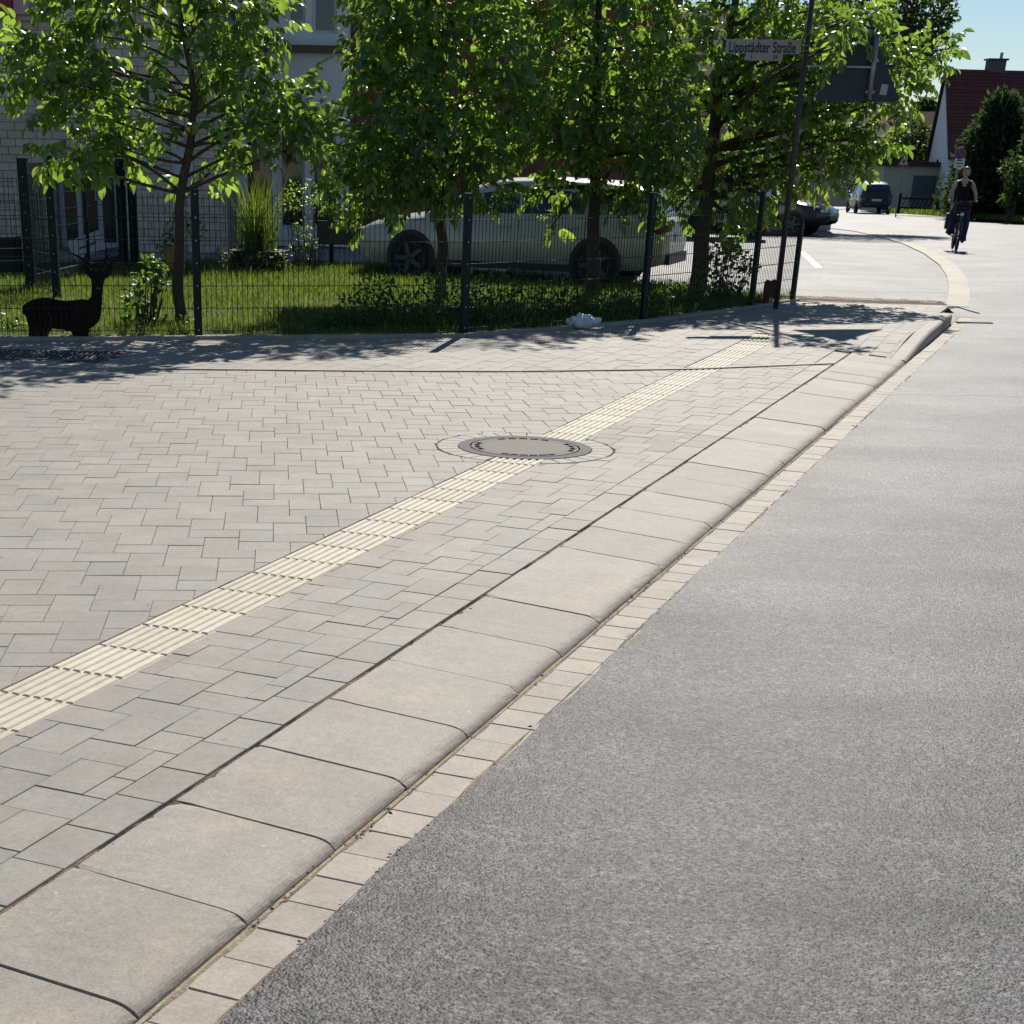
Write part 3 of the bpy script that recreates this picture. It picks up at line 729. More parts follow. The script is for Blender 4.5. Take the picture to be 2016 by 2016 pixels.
dp = [(210,1350),(222,1325),(250,1300),(300,1275),(370,1256),(450,1250),(530,1268),(620,1281),(700,1276),(780,1266),(840,1272),(866,1240),(876,1160),(868,1080),(842,1048),(812,1000),(796,925),(828,948),(868,985),(880,998),(850,945),(795,905),(735,868),(675,838),(670,822),(745,850),(800,880),(815,835),(828,838),(822,890),(868,925),(893,965),(905,998),(940,998),(952,960),(985,915),(1000,850),(1004,770),(1018,768),(1020,850),(1045,835),(1050,848),(1018,875),(1003,925),(972,968),(960,1000),(985,995),(1020,940),(1050,915),(1066,925),(1066,985),(1035,1050),(1000,1075),(988,1115),(976,1165),(974,1230),(972,1300),(965,1400),(945,1470),(900,1520),(848,1550),(838,1632),(700,1640),(680,1575),(600,1556),(500,1546),(474,1572),(450,1640),(270,1640),(276,1560),(262,1490),(246,1425),(216,1402)]
dc, dcx, dz = cutout('deer_figure', 'flat rusty steel deer silhouette with antlers standing behind the fence', 'deer figure', [(x/4.83, 330+y/4.83) for x, y in dp], float(FB[2][1])-0.28, 0.006, M_rust)
M_cutl = mat('cut_slot', (0.10, 0.10, 0.08), 0.8, 0.2)
def dmark(pts, w, name):
    P = [AT(x/4.83, 330+y/4.83, float(FB[2][1])-0.28) for x, y in pts]
    MB().tube([(p[0]-dcx, -0.005, p[2]-dz) for p in P], w, 5).build(name, M_cutl, dc)
dmark([(915, 1165), (935, 1160), (958, 1168)], 0.008, 'muzzle_mark'); pass
dmark([(962, 1098), (975, 1095)], 0.006, 'eye_mark'); dmark([(895, 1100), (905, 1098)], 0.006, 'eye_mark'); dmark([(455, 1385), (485, 1420), (492, 1460), (478, 1515)], 0.004, 'haunch_mark')
bp_ = [(322,905),(326,810),(334,758),(352,741),(376,750),(396,738),(416,752),(424,800),(420,905),(396,908),(392,856),(362,856),(354,908)]
M_rust2 = mat('brown_steel', (0.09, 0.04, 0.028), 0.85, 0.3, noise=[(18, .4)])
cutout('boar_figure', 'small brown steel animal cutout beside the sign pole foot', 'animal figure', [(1400+x/3.136, 300+y/3.136) for x, y in bp_], 20.55, 0.006, M_rust2)

# ================================================================== FOLIAGE
UST = np.array([0, .2, .2, .2, .5, .5, .5, .8, .8, .8, 1.0]); VST = np.array([0, -.36, 0, .36, -.5, 0, .5, -.31, 0, .31, 0])
HST = np.array([0, .045, -.01, .045, .03, -.045, .03, -.09, -.15, -.09, -.27])
TRI = np.array([(0,2,1),(0,3,2),(1,2,5),(1,5,4),(2,3,6),(2,6,5),(4,5,8),(4,8,7),(5,6,9),(5,9,8),(7,8,10),(8,9,10)])
US4 = np.array([0, .45, .45, 1.0]); VS4 = np.array([0, -.5, .5, 0]); HS4 = np.array([0, .03, .03, -.12]); TR4 = np.array([(0, 2, 1), (1, 2, 3)])
def unit(a): return a/np.maximum(1e-9, np.linalg.norm(a, axis=-1, keepdims=True))
def leaves(name, P, A, Nn, L, W, m, parent, simple=False, kind=True):
    A = unit(A); Nn = unit(Nn-A*np.sum(A*Nn, -1, keepdims=True)); S = np.cross(A, Nn)
    us, vs, hs, tr = (US4, VS4, HS4, TR4) if simple else (UST, VST, HST, TRI)
    V = P[:, None]+A[:, None]*(us[None, :, None]*L[:, None, None])+S[:, None]*(vs[None, :, None]*W[:, None, None])+Nn[:, None]*(hs[None, :, None]*L[:, None, None])
    n = len(P); T = (tr[None]+np.arange(n)[:, None, None]*len(us)).reshape(-1, 3)
    vary = np.repeat(rng.random(n), len(us))
    me = fast_mesh(name, V.reshape(-1, 3), T, m, True, vary)
    o = ob(name, me, parent)
    if kind: o['kind'] = 'stuff'
    return o
def rdir(n): return unit(rng.normal(size=(n, 3)))
def compound(clumps, axis_xy, llen=0.115, nl=7, rach=0.22, droop=0.45):
    """walnut: feathered leaves of nl leaflets through each clump's volume"""
    PP, AA, NN, LL = [], [], [], []
    for c, r, n in clumps:
        c = np.array(c); r = np.array(r)
        p = c+rdir(n)*(rng.random((n, 1))**0.42)*r
        out = unit(p-c)*0.75+unit(np.c_[p[:, :2]-axis_xy, np.zeros(n)])*0.45+rng.normal(size=(n, 3))*0.45+np.array([0, 0, -0.15])
        ra = unit(out); side = unit(np.cross(ra, np.array([0, 0, 1.0])+rng.normal(size=(n, 3))*0.35)); up = unit(np.cross(side, ra))
        up = np.where(up[:, 2:3] < 0, -up, up)
        sc_ = rng.uniform(0.75, 1.25, (n, 1))
        for k in range(nl):
            f = (0.3, 0.3, 0.58, 0.58, 0.84, 0.84, 1.0)[k]; sg = (0, 1, -1)[(k % 2)+1] if k < 6 else 0
            b = p+ra*(rach*f*sc_)
            ax = ra*(0.55 if k < 6 else 1)+side*sg*0.85+np.array([0, 0, -1])*rng.uniform(0, 2*droop, (n, 1))+rng.normal(size=(n, 3))*0.16
            PP.append(b); AA.append(ax); NN.append(up+rng.normal(size=(n, 3))*0.35); LL.append((llen*sc_*rng.uniform(.7, 1.15, (n, 1))*(0.75+0.35*f))[:, 0])
    return np.concatenate(PP), np.concatenate(AA), np.concatenate(NN), np.concatenate(LL)
def bez(a, b, c, n=7):
    return [Vector(a)*(1-t)**2+Vector(b)*2*t*(1-t)+Vector(c)*t*t for t in [i/(n-1) for i in range(n)]]
def walnut(label, base, trunk, clumps, r0=0.09, dens=1.0, llen=0.115, forks=None):
    """trunk: list of points (world) from the ground up; clumps: (centre, radii, leaves)"""
    t = thing('walnut_tree', label, 'tree', tuple(base), group='walnut trees behind the mesh fence')
    o = np.array(base); loc = lambda p: Vector((p[0]-o[0], p[1]-o[1], p[2]-o[2]))
    tb = MB(); n = len(trunk)
    pts = [loc(p) for p in trunk]; fine = []
    for a, b in zip(pts[:-1], pts[1:]):
        for k in range(3): fine.append(a.lerp(b, k/3)+Vector((random.gauss(0, .008), random.gauss(0, .008), 0)))
    fine.append(pts[-1])
    rads = [r0*(1.35 if i == 0 else 1.0)*(1-0.78*i/(len(fine)-1)) for i in range(len(fine))]
    tb.tube(fine, rads, 10); tb.build('trunk', M_bark, t, smooth=True)
    lb = MB()
    zs_ = [p.z for p in fine]
    for c, r, nn in clumps:
        c = loc(c); hd_ = math.hypot(c.x, c.y); h = max(1.15+0.25*random.random(), min(c.z-0.22*hd_-0.05+random.uniform(-.15, .15), fine[-1].z-.05))
        k = min(range(len(fine)), key=lambda i: abs(fine[i].z-h)+0.15*(Vector((fine[i].x, fine[i].y, 0))-Vector((c.x, c.y, 0))).length)
        s_ = fine[k]; rr = max(0.009, rads[k]*0.45)
        mid = s_.lerp(c, .55)+Vector((random.gauss(0, .08), random.gauss(0, .08), random.uniform(-0.12, .28)))
        path = bez(s_, mid, c, 8); lb.tube(path, [rr*(1-0.75*i/7) for i in range(8)], 6)
        for q in range(7):
            d = Vector(rdir(1)[0])*Vector(r).length*0.5; d.z *= 0.8
            e = c+d; st = path[random.choice((4, 5, 6, 7))]
            lb.tube(bez(st, (st+e)/2+Vector((0, 0, .05)), e, 5), [rr*.25, rr*.2, rr*.16, rr*.12, rr*.08], 4)
    lb.build('limbs', M_bark, t, smooth=True)
    cl = [((c[0]-o[0], c[1]-o[1], c[2]-o[2]), r, max(4, int(nn*dens))) for c, r, nn in clumps]
    P, A_, N_, L_ = compound(cl, np.array([0, 0.0]), llen)
    leaves('crown', P, A_, N_, L_, L_*rng.uniform(.40, .56, len(L_)), M_leaf, t)
    return t
def cl(lst, d0, mppx, ymul=1.0):
    """clumps read off the photo at (u,v), depth offset, radius in photo px"""
    out = []
    for u, v, dy, rp, n in lst:
        c = AT(u, v, d0+dy); r = rp*mppx; out.append((c, (r, r*ymul, r*0.85), n))
    return out
# first tree, nearest
b1 = np.array([*G(357, 640)[:2], 0.0]); D1 = b1[1]; m1 = 1/203
tr1 = [b1, AT(350, 560, D1), AT(352, 470, D1), AT(357, 380, D1), AT(372, 290, D1), AT(385, 200, D1+.03), AT(372, 110, D1), AT(355, 30, D1), AT(352, -60, D1), AT(350, -120, D1)]
c1 = cl([(40, 140, -.1, 48, 20), (75, 95, .1, 55, 28), (130, 75, .1, 60, 34), (120, 160, -.3, 68, 50), (185, 120, .2, 58, 36), (75, 190, .2, 42, 18), (175, 185, .1, 50, 28), (40, 60, .4, 34, 10),
         (150, 262, -.2, 48, 28), (205, 275, -.1, 48, 28), (250, 295, .1, 36, 16), (120, 300, 0, 30, 10), (190, 312, -.1, 26, 9), (270, 225, .3, 40, 14), (215, 210, .2, 36, 12),
         (170, 15, .2, 55, 30), (250, -10, .1, 70, 36), (300, 40, 0, 56, 26), (420, 30, -.2, 74, 44), (390, 110, .4, 60, 24), (470, 90, -.2, 62, 36), (440, 160, .2, 55, 24), (515, 40, .2, 55, 28),
         (500, 180, -.35, 60, 38), (560, 200, .1, 58, 38), (590, 240, -.1, 46, 28), (530, 245, -.2, 50, 28), (420, 240, -.2, 48, 18), (330, 245, -.35, 40, 14), (500, 292, .1, 34, 12), (605, 285, 0, 28, 10), (430, 320, .3, 28, 8), (390, 370, .35, 22, 6), (445, 285, 0, 30, 9),
         (260, -80, .1, 90, 60), (380, -80, 0, 95, 70), (480, -60, .3, 85, 50), (150, -40, .4, 60, 36), (360, -170, .1, 90, 60), (290, 120, -.4, 38, 9), (340, 175, .4, 44, 12)], D1, m1)
walnut('young walnut tree nearest the deer, open crown with visible limbs', b1, tr1, c1, 0.062, 0.78, 0.118)
# second, forked low
D2 = 20.0; b2 = np.array([AT(868, 600, D2)[0], D2, 0.0]); m2 = 1/172
tr2 = [b2, AT(868, 530, D2), AT(872, 480, D2), AT(862, 410, D2), AT(880, 330, D2), AT(868, 220, D2), AT(850, 120, D2), AT(840, 0, D2), AT(850, -150, D2), AT(850, -260, D2)]
c2 = cl([(745, 110, 0, 62, 46), (780, 30, .3, 66, 48), (830, 90, -.4, 80, 74), (745, 210, -.1, 68, 56), (810, 190, -.6, 80, 74), (700, 300, 0, 58, 46), (690, 370, -.2, 45, 32), (760, 330, -.5, 72, 64), (830, 300, -.7, 75, 66),
         (760, 400, -.2, 40, 26), (900, 200, .2, 85, 76), (920, 300, -.5, 70, 60), (880, 370, -.2, 48, 32), (940, 90, -.2, 90, 80), (960, 370, .1, 40, 20), (1010, 200, 0, 70, 56), 
         (870, 10, 0, 100, 80), (760, -70, .2, 100, 72), (900, -110, 0, 110, 84), (830, -200, 0, 110, 84), (920, -240, .2, 90, 60), (770, -270, .3, 80, 44), (735, 30, 0, 42, 18), (960, -10, .5, 80, 60), (790, 120, .8, 90, 60), (890, 260, .9, 85, 60), (720, 425, -.3, 24, 8), (820, 370, -.5, 48, 26)], D2, m2)
walnut('forked walnut tree in front of the pale estate car bonnet', b2, tr2, c2, 0.075, 1.0, 0.118)
# third
D3 = 21.2; b3_ = np.array([AT(1165, 590, D3)[0], D3, 0.0]); m3 = 1/163
tr3 = [b3_, AT(1167, 520, D3), AT(1170, 430, D3), AT(1172, 340, D3), AT(1180, 240, D3), AT(1175, 140, D3), AT(1180, 30, D3), AT(1180, -90, D3), AT(1185, -200, D3)]
c3 = cl([(1080, 110, 0, 80, 64), (1060, 230, -.4, 75, 64), (1140, 190, -.5, 80, 74), (1120, 285, -.4, 58, 36), (1045, 290, -.1, 40, 20), (1220, 130, .1, 80, 64), (1230, 240, -.5, 80, 74), (1210, 320, -.6, 62, 46), (1300, 180, -.3, 75, 60), (1310, 280, -.7, 62, 52),
         (1270, 350, -.2, 50, 32), (1150, 350, -.1, 36, 15), (1030, 30, .2, 80, 60), (1130, 30, -.3, 90, 74), (1250, 30, 0, 90, 70), (1180, -80, 0, 110, 84), (1080, -110, .2, 90, 60), (1280, -90, .1, 90, 60), (1180, -190, 0, 90, 56), (1160, 120, .9, 95, 70), (1260, 200, .8, 90, 66), (1090, 370, .1, 30, 12), (1240, 375, -.4, 40, 20), (1340, 90, .2, 70, 50), (1040, 380, -.1, 20, 6), (1090, 440, .2, 22, 6)], D3, m3)
walnut('walnut tree with low hanging sprays over the car roof', b3_, tr3, c3, 0.10, 1.0, 0.118)
# fourth, at the street corner
D4 = 22.4; b4 = np.array([AT(1374, 580, D4)[0], D4, 0.0]); m4 = 1/154
tr4 = [b4, AT(1374, 540, D4), AT(1385, 450, D4), AT(1395, 360, D4), AT(1405, 260, D4), AT(1415, 150, D4), AT(1440, 50, D4), AT(1460, -50, D4), AT(1470, -130, D4)]
c4 = cl([(1400, 110, 0, 78, 60), (1390, 230, .3, 75, 54), (1460, 180, -.2, 80, 70), (1450, 290, .1, 70, 52), (1500, 60, 0, 80, 64), (1550, 150, -.3, 78, 66), (1540, 260, -.4, 75, 64), (1490, 370, -.2, 55, 40), (1560, 335, -.4, 48, 34), (1420, 390, .3, 50, 30), (1370, 370, .2, 50, 30),
         (1620, 90, -.4, 72, 56), (1640, 180, -.2, 48, 30), (1620, 280, -.5, 66, 52), (1680, 250, -.4, 50, 36), (1615, 335, -.4, 46, 30), (1680, 305, -.5, 40, 26), (1725, 275, -.4, 28, 12), (1700, 60, -.2, 46, 28), (1740, 120, -.5, 40, 26), (1790, 130, -.5, 38, 24), (1840, 105, -.4, 28, 11), (1770, 190, -.5, 34, 19), (1720, 205, -.6, 30, 14), (1870, 95, -.4, 16, 4), 
         (1330, 170, .5, 75, 52), (1340, 300, .5, 70, 46), (1420, 0, .2, 90, 64), (1560, 0, 0, 85, 60), (1480, -70, .1, 90, 56), (1390, -90, .3, 80, 46), (1640, 10, 0, 60, 40), (1450, 230, .9, 90, 60), (1540, 100, .7, 80, 54), (1450, 430, .2, 40, 20), (1505, 385, -.1, 34, 18), (1330, 420, .3, 36, 16), (1650, 48, -2.8, 32, 14), (1690, 40, -2.75, 32, 12), (1640, 95, -2.8, 20, 5)], D4, m4)
walnut('corner walnut tree reaching its branch over the triangular sign', b4, tr4, c4, 0.13, 0.98, 0.122)

def bush(name, label, cat, base, clumps, m, llen, group=None, stems=8, ratio=0.5, dens=1.0):
    t = thing(name, label, cat, tuple(base), group=group); o = np.array(base)
    PP, AA, NN, LL = [], [], [], []; sm = MB()
    for c, r, n in clumps:
        n = int(n*dens); c = np.array(c)-o; r = np.array(r); p = c+rdir(n)*(rng.random((n, 1))**.4)*r; p[:, 2] = np.maximum(p[:, 2], 0.02)
        PP.append(p); AA.append(unit(p-c)*0.8+rng.normal(size=(n, 3))*.55+np.array([0, 0, -.1])); NN.append(np.array([0, 0, 1])+rng.normal(size=(n, 3))*.5); LL.append(llen*rng.uniform(.6, 1.25, n))
        for _ in range(stems):
            e = Vector(c)+Vector(rdir(1)[0]*r*0.8); e.z = max(e.z, .05); st = Vector((e.x*.25+c[0]*.3, e.y*.25+c[1]*.3, 0))
            sm.tube(bez(st, (st+e)/2+Vector((0, 0, .06)), e, 4), [.008, .006, .004, .003], 4)
    sm.build('stems', M_bark, t)['kind'] = 'stuff'
    L_ = np.concatenate(LL)
    leaves('foliage', np.concatenate(PP), np.concatenate(AA), np.concatenate(NN), L_, L_*ratio, m, t)
    return t
def bz(u, v, d): p = AT(u, v, d); return (p[0], p[1], 0.0)
# plants behind the fence
bush('leafy_weed', 'tall leafy weed growing between deer and young tree', 'plant', bz(283, 640, 16.7), cl([(285, 560, 0, 30, 60), (300, 525, 0, 26, 50), (270, 590, 0, 30, 70), (320, 560, .1, 22, 40), (275, 630, 0, 35, 70)], 16.7, m1), M_shrub, 0.085)
bush('low_shrub', 'low dark shrub at the left foot of the deer', 'shrub', bz(10, 655, 16.0), cl([(-20, 630, 0, 40, 110), (30, 640, 0, 30, 90), (-60, 620, .2, 40, 100)], 16.0, 1/215), M_shrub, 0.05)
bush('low_shrub', 'low sprouts round the trunk of the nearest tree', 'shrub', bz(345, 650, 16.5), cl([(320, 645, 0, 22, 60), (365, 640, 0, 24, 70), (290, 655, 0, 18, 40)], 16.5, m1), M_shrub, 0.05)
hp = [(650, 640, 16.75, 34), (700, 615, 16.9, 45), (740, 580, 17.2, 50), (790, 610, 17.1, 55), (850, 590, 17.3, 62), (840, 635, 16.9, 40), (900, 580, 17.4, 62), (950, 610, 17.4, 55), (990, 575, 17.9, 56), (1040, 605, 17.8, 56), (1090, 585, 18.2, 50), (1140, 600, 18.4, 48), (1200, 600, 18.8, 48), (1250, 590, 19.2, 45), (1310, 590, 19.8, 42), (1360, 585, 20.3, 38), (1420, 580, 20.8, 32)]
for g, (lab, sub) in enumerate((('dark low hedge shrub between the fence post and the forked tree', hp[:6]), ('dark low hedge shrub below the car doors beside the post', hp[6:11]), ('dark low hedge shrub near the white bag', hp[11:14]), ('dark low hedge shrub closest to the fence end', hp[14:]))):
    cs = []
    for u, v, d, r in sub: cs += cl([(u, v, 0, r, 260)], d, 1/(3400/d))
    u, v, d, r = sub[len(sub)//2]
    bush('hedge_shrub', lab, 'shrub', bz(u, v, d), cs, M_shrub, 0.06, 'low shrubs along the fence', stems=10)
bush('glossy_bush', 'glossy leaved bush beside the corner tree trunk', 'bush', bz(1420, 560, 21.4), cl([(1420, 490, 0, 32, 130), (1450, 510, .1, 28, 110), (1400, 530, 0, 34, 130), (1440, 560, 0, 34, 120), (1480, 520, 0, 20, 50)], 21.4, 1/160), M_shrub, 0.075)
# blades
def blades(P, H, lean, wdt):
    n = len(P); d = rng.normal(size=(n, 2)); d /= np.linalg.norm(d, axis=1, keepdims=True)
    s = np.c_[-d[:, 1], d[:, 0], np.zeros(n)]*wdt[:, None]/2
    b = P; m = P+np.c_[d*lean[:, None]*0.3, H*0.55]; t = P+np.c_[d*lean[:, None], H]
    V = np.stack([b-s, b+s, m+s*.8, m-s*.8, t], 1).reshape(-1, 3)
    T = (np.array([(0, 1, 2), (0, 2, 3), (3, 2, 4)])[None]+np.arange(n)[:, None, None]*5).reshape(-1, 3)
    return V, T, np.repeat(rng.random(n), 5)
def in_poly(P, poly):
    x, y = P[:, 0], P[:, 1]; r = np.zeros(len(P), bool); n = len(poly)
    for i in range(n):
        (x1, y1), (x2, y2) = poly[i][:2], poly[(i+1) % n][:2]
        c = ((y1 > y) != (y2 > y)); xi = (x2-x1)*(y-y1)/((y2-y1) or 1e-9)+x1; r ^= c & (x < xi)
    return r
lp = [tuple(p) for p in LF]+[tuple(p) for p in LB[::-1]]
P = np.c_[rng.uniform(-6.5, 5.6, 190000), rng.uniform(14.6, 28.6, 190000)]; P = P[in_poly(P, lp)]
keep = rng.random(len(P)) < np.clip(1.25-0.04*(P[:, 1]-15), 0.35, 1); P = P[keep]
P = np.c_[P, np.full(len(P), 0.004)]
H = rng.uniform(.03, .085, len(P))*(1+0.5*np.sin(P[:, 0]*2.1)*np.sin(P[:, 1]*1.7)); H += (rng.random(len(P)) < .03)*0.08
V, T, at = blades(P, H, H*rng.uniform(.2, .9, len(H)), rng.uniform(.004, .008, len(H)))
tag(ob('grass', fast_mesh('grass', V, T, M_grass, False, at)), 'short sunlit grass growing on the lawn behind the fence', 'grass', None, 'stuff')
# a few tufts at the plinth
P = []
for a, b in zip(FB[:-1], FB[1:]):
    for k in range(int(np.linalg.norm(b-a)*260)):
        f = random.random(); q = a+(b-a)*f
        if math.sin(q[0]*5)+math.sin(q[0]*13+1) > random.uniform(-1, 1.6): P.append((q[0]+random.gauss(0, .03), q[1]+abs(random.gauss(0.0, .06)), 0.01))
P = np.array(P); H = rng.uniform(.04, .16, len(P)); V, T, at = blades(P, H, H*rng.uniform(.2, .8, len(H)), rng.uniform(.004, .008, len(H)))
tag(ob('grass_tufts', fast_mesh('grass_tufts', V, T, M_grass, False, at)), 'longer grass tufts along the foot of the fence', 'grass', None, 'stuff')
# tall ornamental grass in a dark tub
og = thing('ornamental_grass', 'tall arching ornamental grass growing in a round dark tub', 'plant', bz(510, 535, 24.6))
D_ = 24.6; n = 420
P = np.c_[rng.normal(0, .13, n), rng.normal(0, .13, n), np.full(n, .28)]; H = rng.uniform(.45, 1.15, n)
V, T, at = blades(P, H, rng.uniform(.08, .75, n)*H, rng.uniform(.008, .014, n))
ob('blades', fast_mesh('blades', V, T, M_grass, False, at), og)['kind'] = 'stuff'
MB().tube([(0, 0, 0), (0, 0, .15), (0, 0, .3)], [.34, .42, .44], 20).build('tub', M_black, og, smooth=False)
bush('ground_cover', 'dark trailing plants around the tub of ornamental grass', 'plant', bz(500, 545, 24.2), cl([(440, 505, 0, 26, 110), (500, 520, -.2, 30, 130), (550, 510, 0, 26, 110), (480, 480, .1, 22, 70)], 24.2, 1/141), M_shrub, 0.05)
bush('round_shrub', 'light green airy shrub with bare stems right of the ornamental grass', 'shrub', bz(610, 500, 25.5), cl([(600, 385, 0, 40, 190), (640, 395, .1, 34, 150), (570, 400, 0, 26, 90), (600, 450, 0, 26, 70), (600, 490, 0, 36, 130)], 25.5, 1/136), M_leaf, 0.055)
# yellow pot plant
yp = thing('flower_pot', 'tall ochre plastic pot holding a variegated shrub near the brick wall', 'flower pot', bz(345, 520, 24.2))
M_ochre = mat('ochre_pot', (0.42, 0.27, 0.06), 0.5, 0.4)
MB().tube([(0, 0, 0), (0, 0, .36), (0, 0, .36)], [.13, .18, .15], 18).build('pot', M_ochre, yp)
cs = cl([(345, 455, 0, 22, 60), (355, 430, 0, 18, 40), (335, 478, 0, 20, 40), (385, 450, 0, 22, 45), (318, 485, 0, 14, 20)], 24.2, 1/141); PP = []; AA = []
for c, r, n in cs: p = np.array(c)-np.array(yp.location)+rdir(n)*np.array(r); PP.append(p); AA.append(rdir(n)+np.array([0, 0, .2]))
PP = np.concatenate(PP); AA = np.concatenate(AA); L_ = rng.uniform(.05, .1, len(PP))
leaves('foliage', PP, AA, np.array([0, 0, 1.0])+rng.normal(size=PP.shape)*.4, L_, L_*.5, mat('variegated_leaf', (.12, .17, .04), .5, .4, attr=.5, translucent=(.4, .45, .12), tfac=.4), yp)
# crumpled white bag by the fence
bg_p = G(1147, 648); bgt = MB().ball((0, 0, 0.06), (0.16, 0.1, 0.07), 18, 12)
for i, v in enumerate(bgt.v):
    q = Vector(v); k = 1+0.25*math.sin(q.x*40+q.z*23)*math.cos(q.y*37+q.x*11)+random.gauss(0, .05); bgt.v[i] = (q.x*k, q.y*k, max(0.0, q.z*k))
tag(bgt.build('plastic_bag', mat('thin_plastic', (.62, .64, .64), .3, .5, noise=(20, .15)), None, (bg_p[0], bg_p[1], 0.01)), 'crumpled white plastic bag lying at the foot of the fence', 'plastic bag')
# black board on a post
nb = thing('notice_board', 'black board on a dark post between grass tub and estate car', 'board', bz(652, 510, 26.0))
MB().box((0, 0, .55), (.07, .07, 1.1)).build('post', M_fence, nb); MB().box((0.03, -0.05, .5), (.5, .05, .34)).build('panel', M_black, nb)
MB().box((0.03, -0.08, .5), (.46, .01, .30)).build('face', mat('board_face', (.02, .024, .03), .3, .5), nb)

# ================================================================== SIGNS
def text_mesh(s, size, m, name='lettering', cx='CENTER', squeeze=1.0, bold=0.0):
    cu = bpy.data.curves.new(name, 'FONT'); cu.body = s; cu.size = size; cu.align_x = cx; cu.align_y = 'CENTER'; cu.extrude = 0.001; cu.offset = bold
    t = bpy.data.objects.new(name, cu); col.objects.link(t); bpy.context.view_layer.update()
    me = bpy.data.meshes.new_from_object(t.evaluated_get(bpy.context.evaluated_depsgraph_get())); bpy.data.objects.remove(t); bpy.data.curves.remove(cu)
    for v in me.vertices: v.co.x *= squeeze
    me.materials.clear(); me.materials.append(m); me.name = name; return me
SPY = 19.85; sp = AT(1527, 613, SPY); M_pole = mat('weathered_pole', (0.075, 0.055, 0.05), 0.6, 0.4, 0.2, noise=(12, .25))
sx = AT(1560, 320, SPY)[0]; sp = np.array([(sp[0]+sx)/2, SPY, 0.0])
pole = thing('sign_pole', 'tall brown metal pole carrying a street name plate and the back of a triangular sign', 'sign pole', tuple(sp))
MB().tube([(0, 0, -.05), (0, 0, 3.42)], 0.031, 14).build('pole', M_pole, pole, smooth=True)
MB().tube([(0, 0, 3.42), (0, 0, 3.45)], [.035, .02], 14).build('cap', M_black, pole)
# name plate
pa, pb = AT(1428, 92, SPY), AT(1576, 92, SPY)
def zat(v, u=1500): return AT(u, v, SPY)[2]
plate_c = ((pa[0]+pb[0])/2-sp[0], -0.02, (zat(78, 1500)+zat(106, 1500))/2)
M_plate = mat('name_plate_white', (0.36, 0.33, 0.31), 0.5, 0.3); M_pltx = mat('plate_black', (0.02, 0.02, 0.025), 0.5, 0.4)
pw, ph = pb[0]-pa[0], zat(78)-zat(106)
pl_ = MB().box((0, 0, 0), (pw, 0.012, ph)).build('name_plate', M_plate, pole, plate_c, (0, R(-0.3), 0))
ob('lettering', text_mesh('Lippstädter Straße', 0.155, M_pltx, bold=0.0025, squeeze=0.66), pl_, (-0.01, -0.0085, -0.012), (R(90), 0, 0))
for sx_ in (-.35, .35): MB().box((sx_*pw*1.2, 0.012, 0), (.03, .012, ph*.8)).build('rail', M_galv, pl_)
p2 = AT(1503, 113, SPY); w2 = (AT(1540, 113, SPY)-AT(1467, 113, SPY))[0]
sub = MB().box((0, 0, 0), (w2, 0.01, 0.07)).build('number_plate', M_plate, pole, (p2[0]-sp[0], -0.02, p2[2]))
ob('lettering', text_mesh('1', 0.055, M_pltx, bold=.001), sub, (-w2*.34, -0.0075, 0), (R(90), 0, 0)); ob('lettering', text_mesh('29', 0.055, M_pltx, bold=.001), sub, (w2*.3, -0.0075, 0), (R(90), 0, 0))
for v in (90, 100): MB().torus((0, 0, zat(v, 1576)), (0, 0, 1), 0.034, 0.006, 16, 6).build('clamp', M_galv, pole)
# triangular sign seen from behind on its own stub tube
st0 = AT(1700, 197, SPY); sxl = st0[0]-sp[0]+0.06; zb, zt = zat(198, 1700), zat(70, 1715)
MB().tube([(sxl, 0.0, zb+.01), (sxl, 0.0, zt)], 0.03, 14).build('stub_tube', M_galv, pole, smooth=True)
MB().tube([(sxl, 0.0, zt), (sxl, 0.0, zt+.02)], [.033, .025], 14).build('stub_cap', M_galv, pole)
zbr = zat(131, 1640)
br = MB(); br.beam((0, 0, zbr), (sxl, 0, zbr), 0.03, 0.02); br.build('bracket', M_galv, pole)
M_signback = mat('sign_back', (0.035, 0.042, 0.055), 0.5, 0.4, noise=(8, .1))
def rounded_tri(side, r, down=False, n=5):
    h = side*math.sqrt(3)/2; P = [(-side/2, 0), (side/2, 0), (0, h)]; out = []
    c = (0, h/3)
    for i in range(3):
        p = Vector(P[i]); d = (Vector(c)-p).normalized(); ctr = p+d*2*r; a0 = math.atan2(-d.y, -d.x)
        for k in range(n): a = a0-R(60)+R(120)*k/(n-1); out.append((ctr.x+r*math.cos(a), ctr.y+r*math.sin(a)))
    return out
def plate_from(poly, th, m, name, parent, loc, rot=(0, 0, 0)):
    n = len(poly); vs = [(x, -th/2, z) for x, z in poly]+[(x, th/2, z) for x, z in poly]
    fs = [tuple(range(n)), tuple(range(2*n-1, n-1, -1))]+[(i, n+i, n+(i+1) % n, (i+1) % n) for i in range(n)]
    return MB().add(vs, fs).build(name, m, parent, loc, rot)
tz = zb-0.01; trx = (AT(1604, 198, SPY)[0]+AT(1773, 198, SPY)[0])/2-sp[0]
tri = plate_from(rounded_tri(1.02, .04), 0.006, M_signback, 'triangle_plate', pole, (trx, 0.045, tz), (0, 0, R(3)))
plate_from(rounded_tri(1.02, .04), 0.002, mat('sign_red', (.5, .03, .03), .4, .5), 'red_face', tri, (0, 0.005, 0))
plate_from([(x*.76, .08+z*.76) for x, z in rounded_tri(1.02, .04)], 0.002, M_white, 'white_face', tri, (0, 0.0075, 0))
stk = AT(1743, 176, SPY)
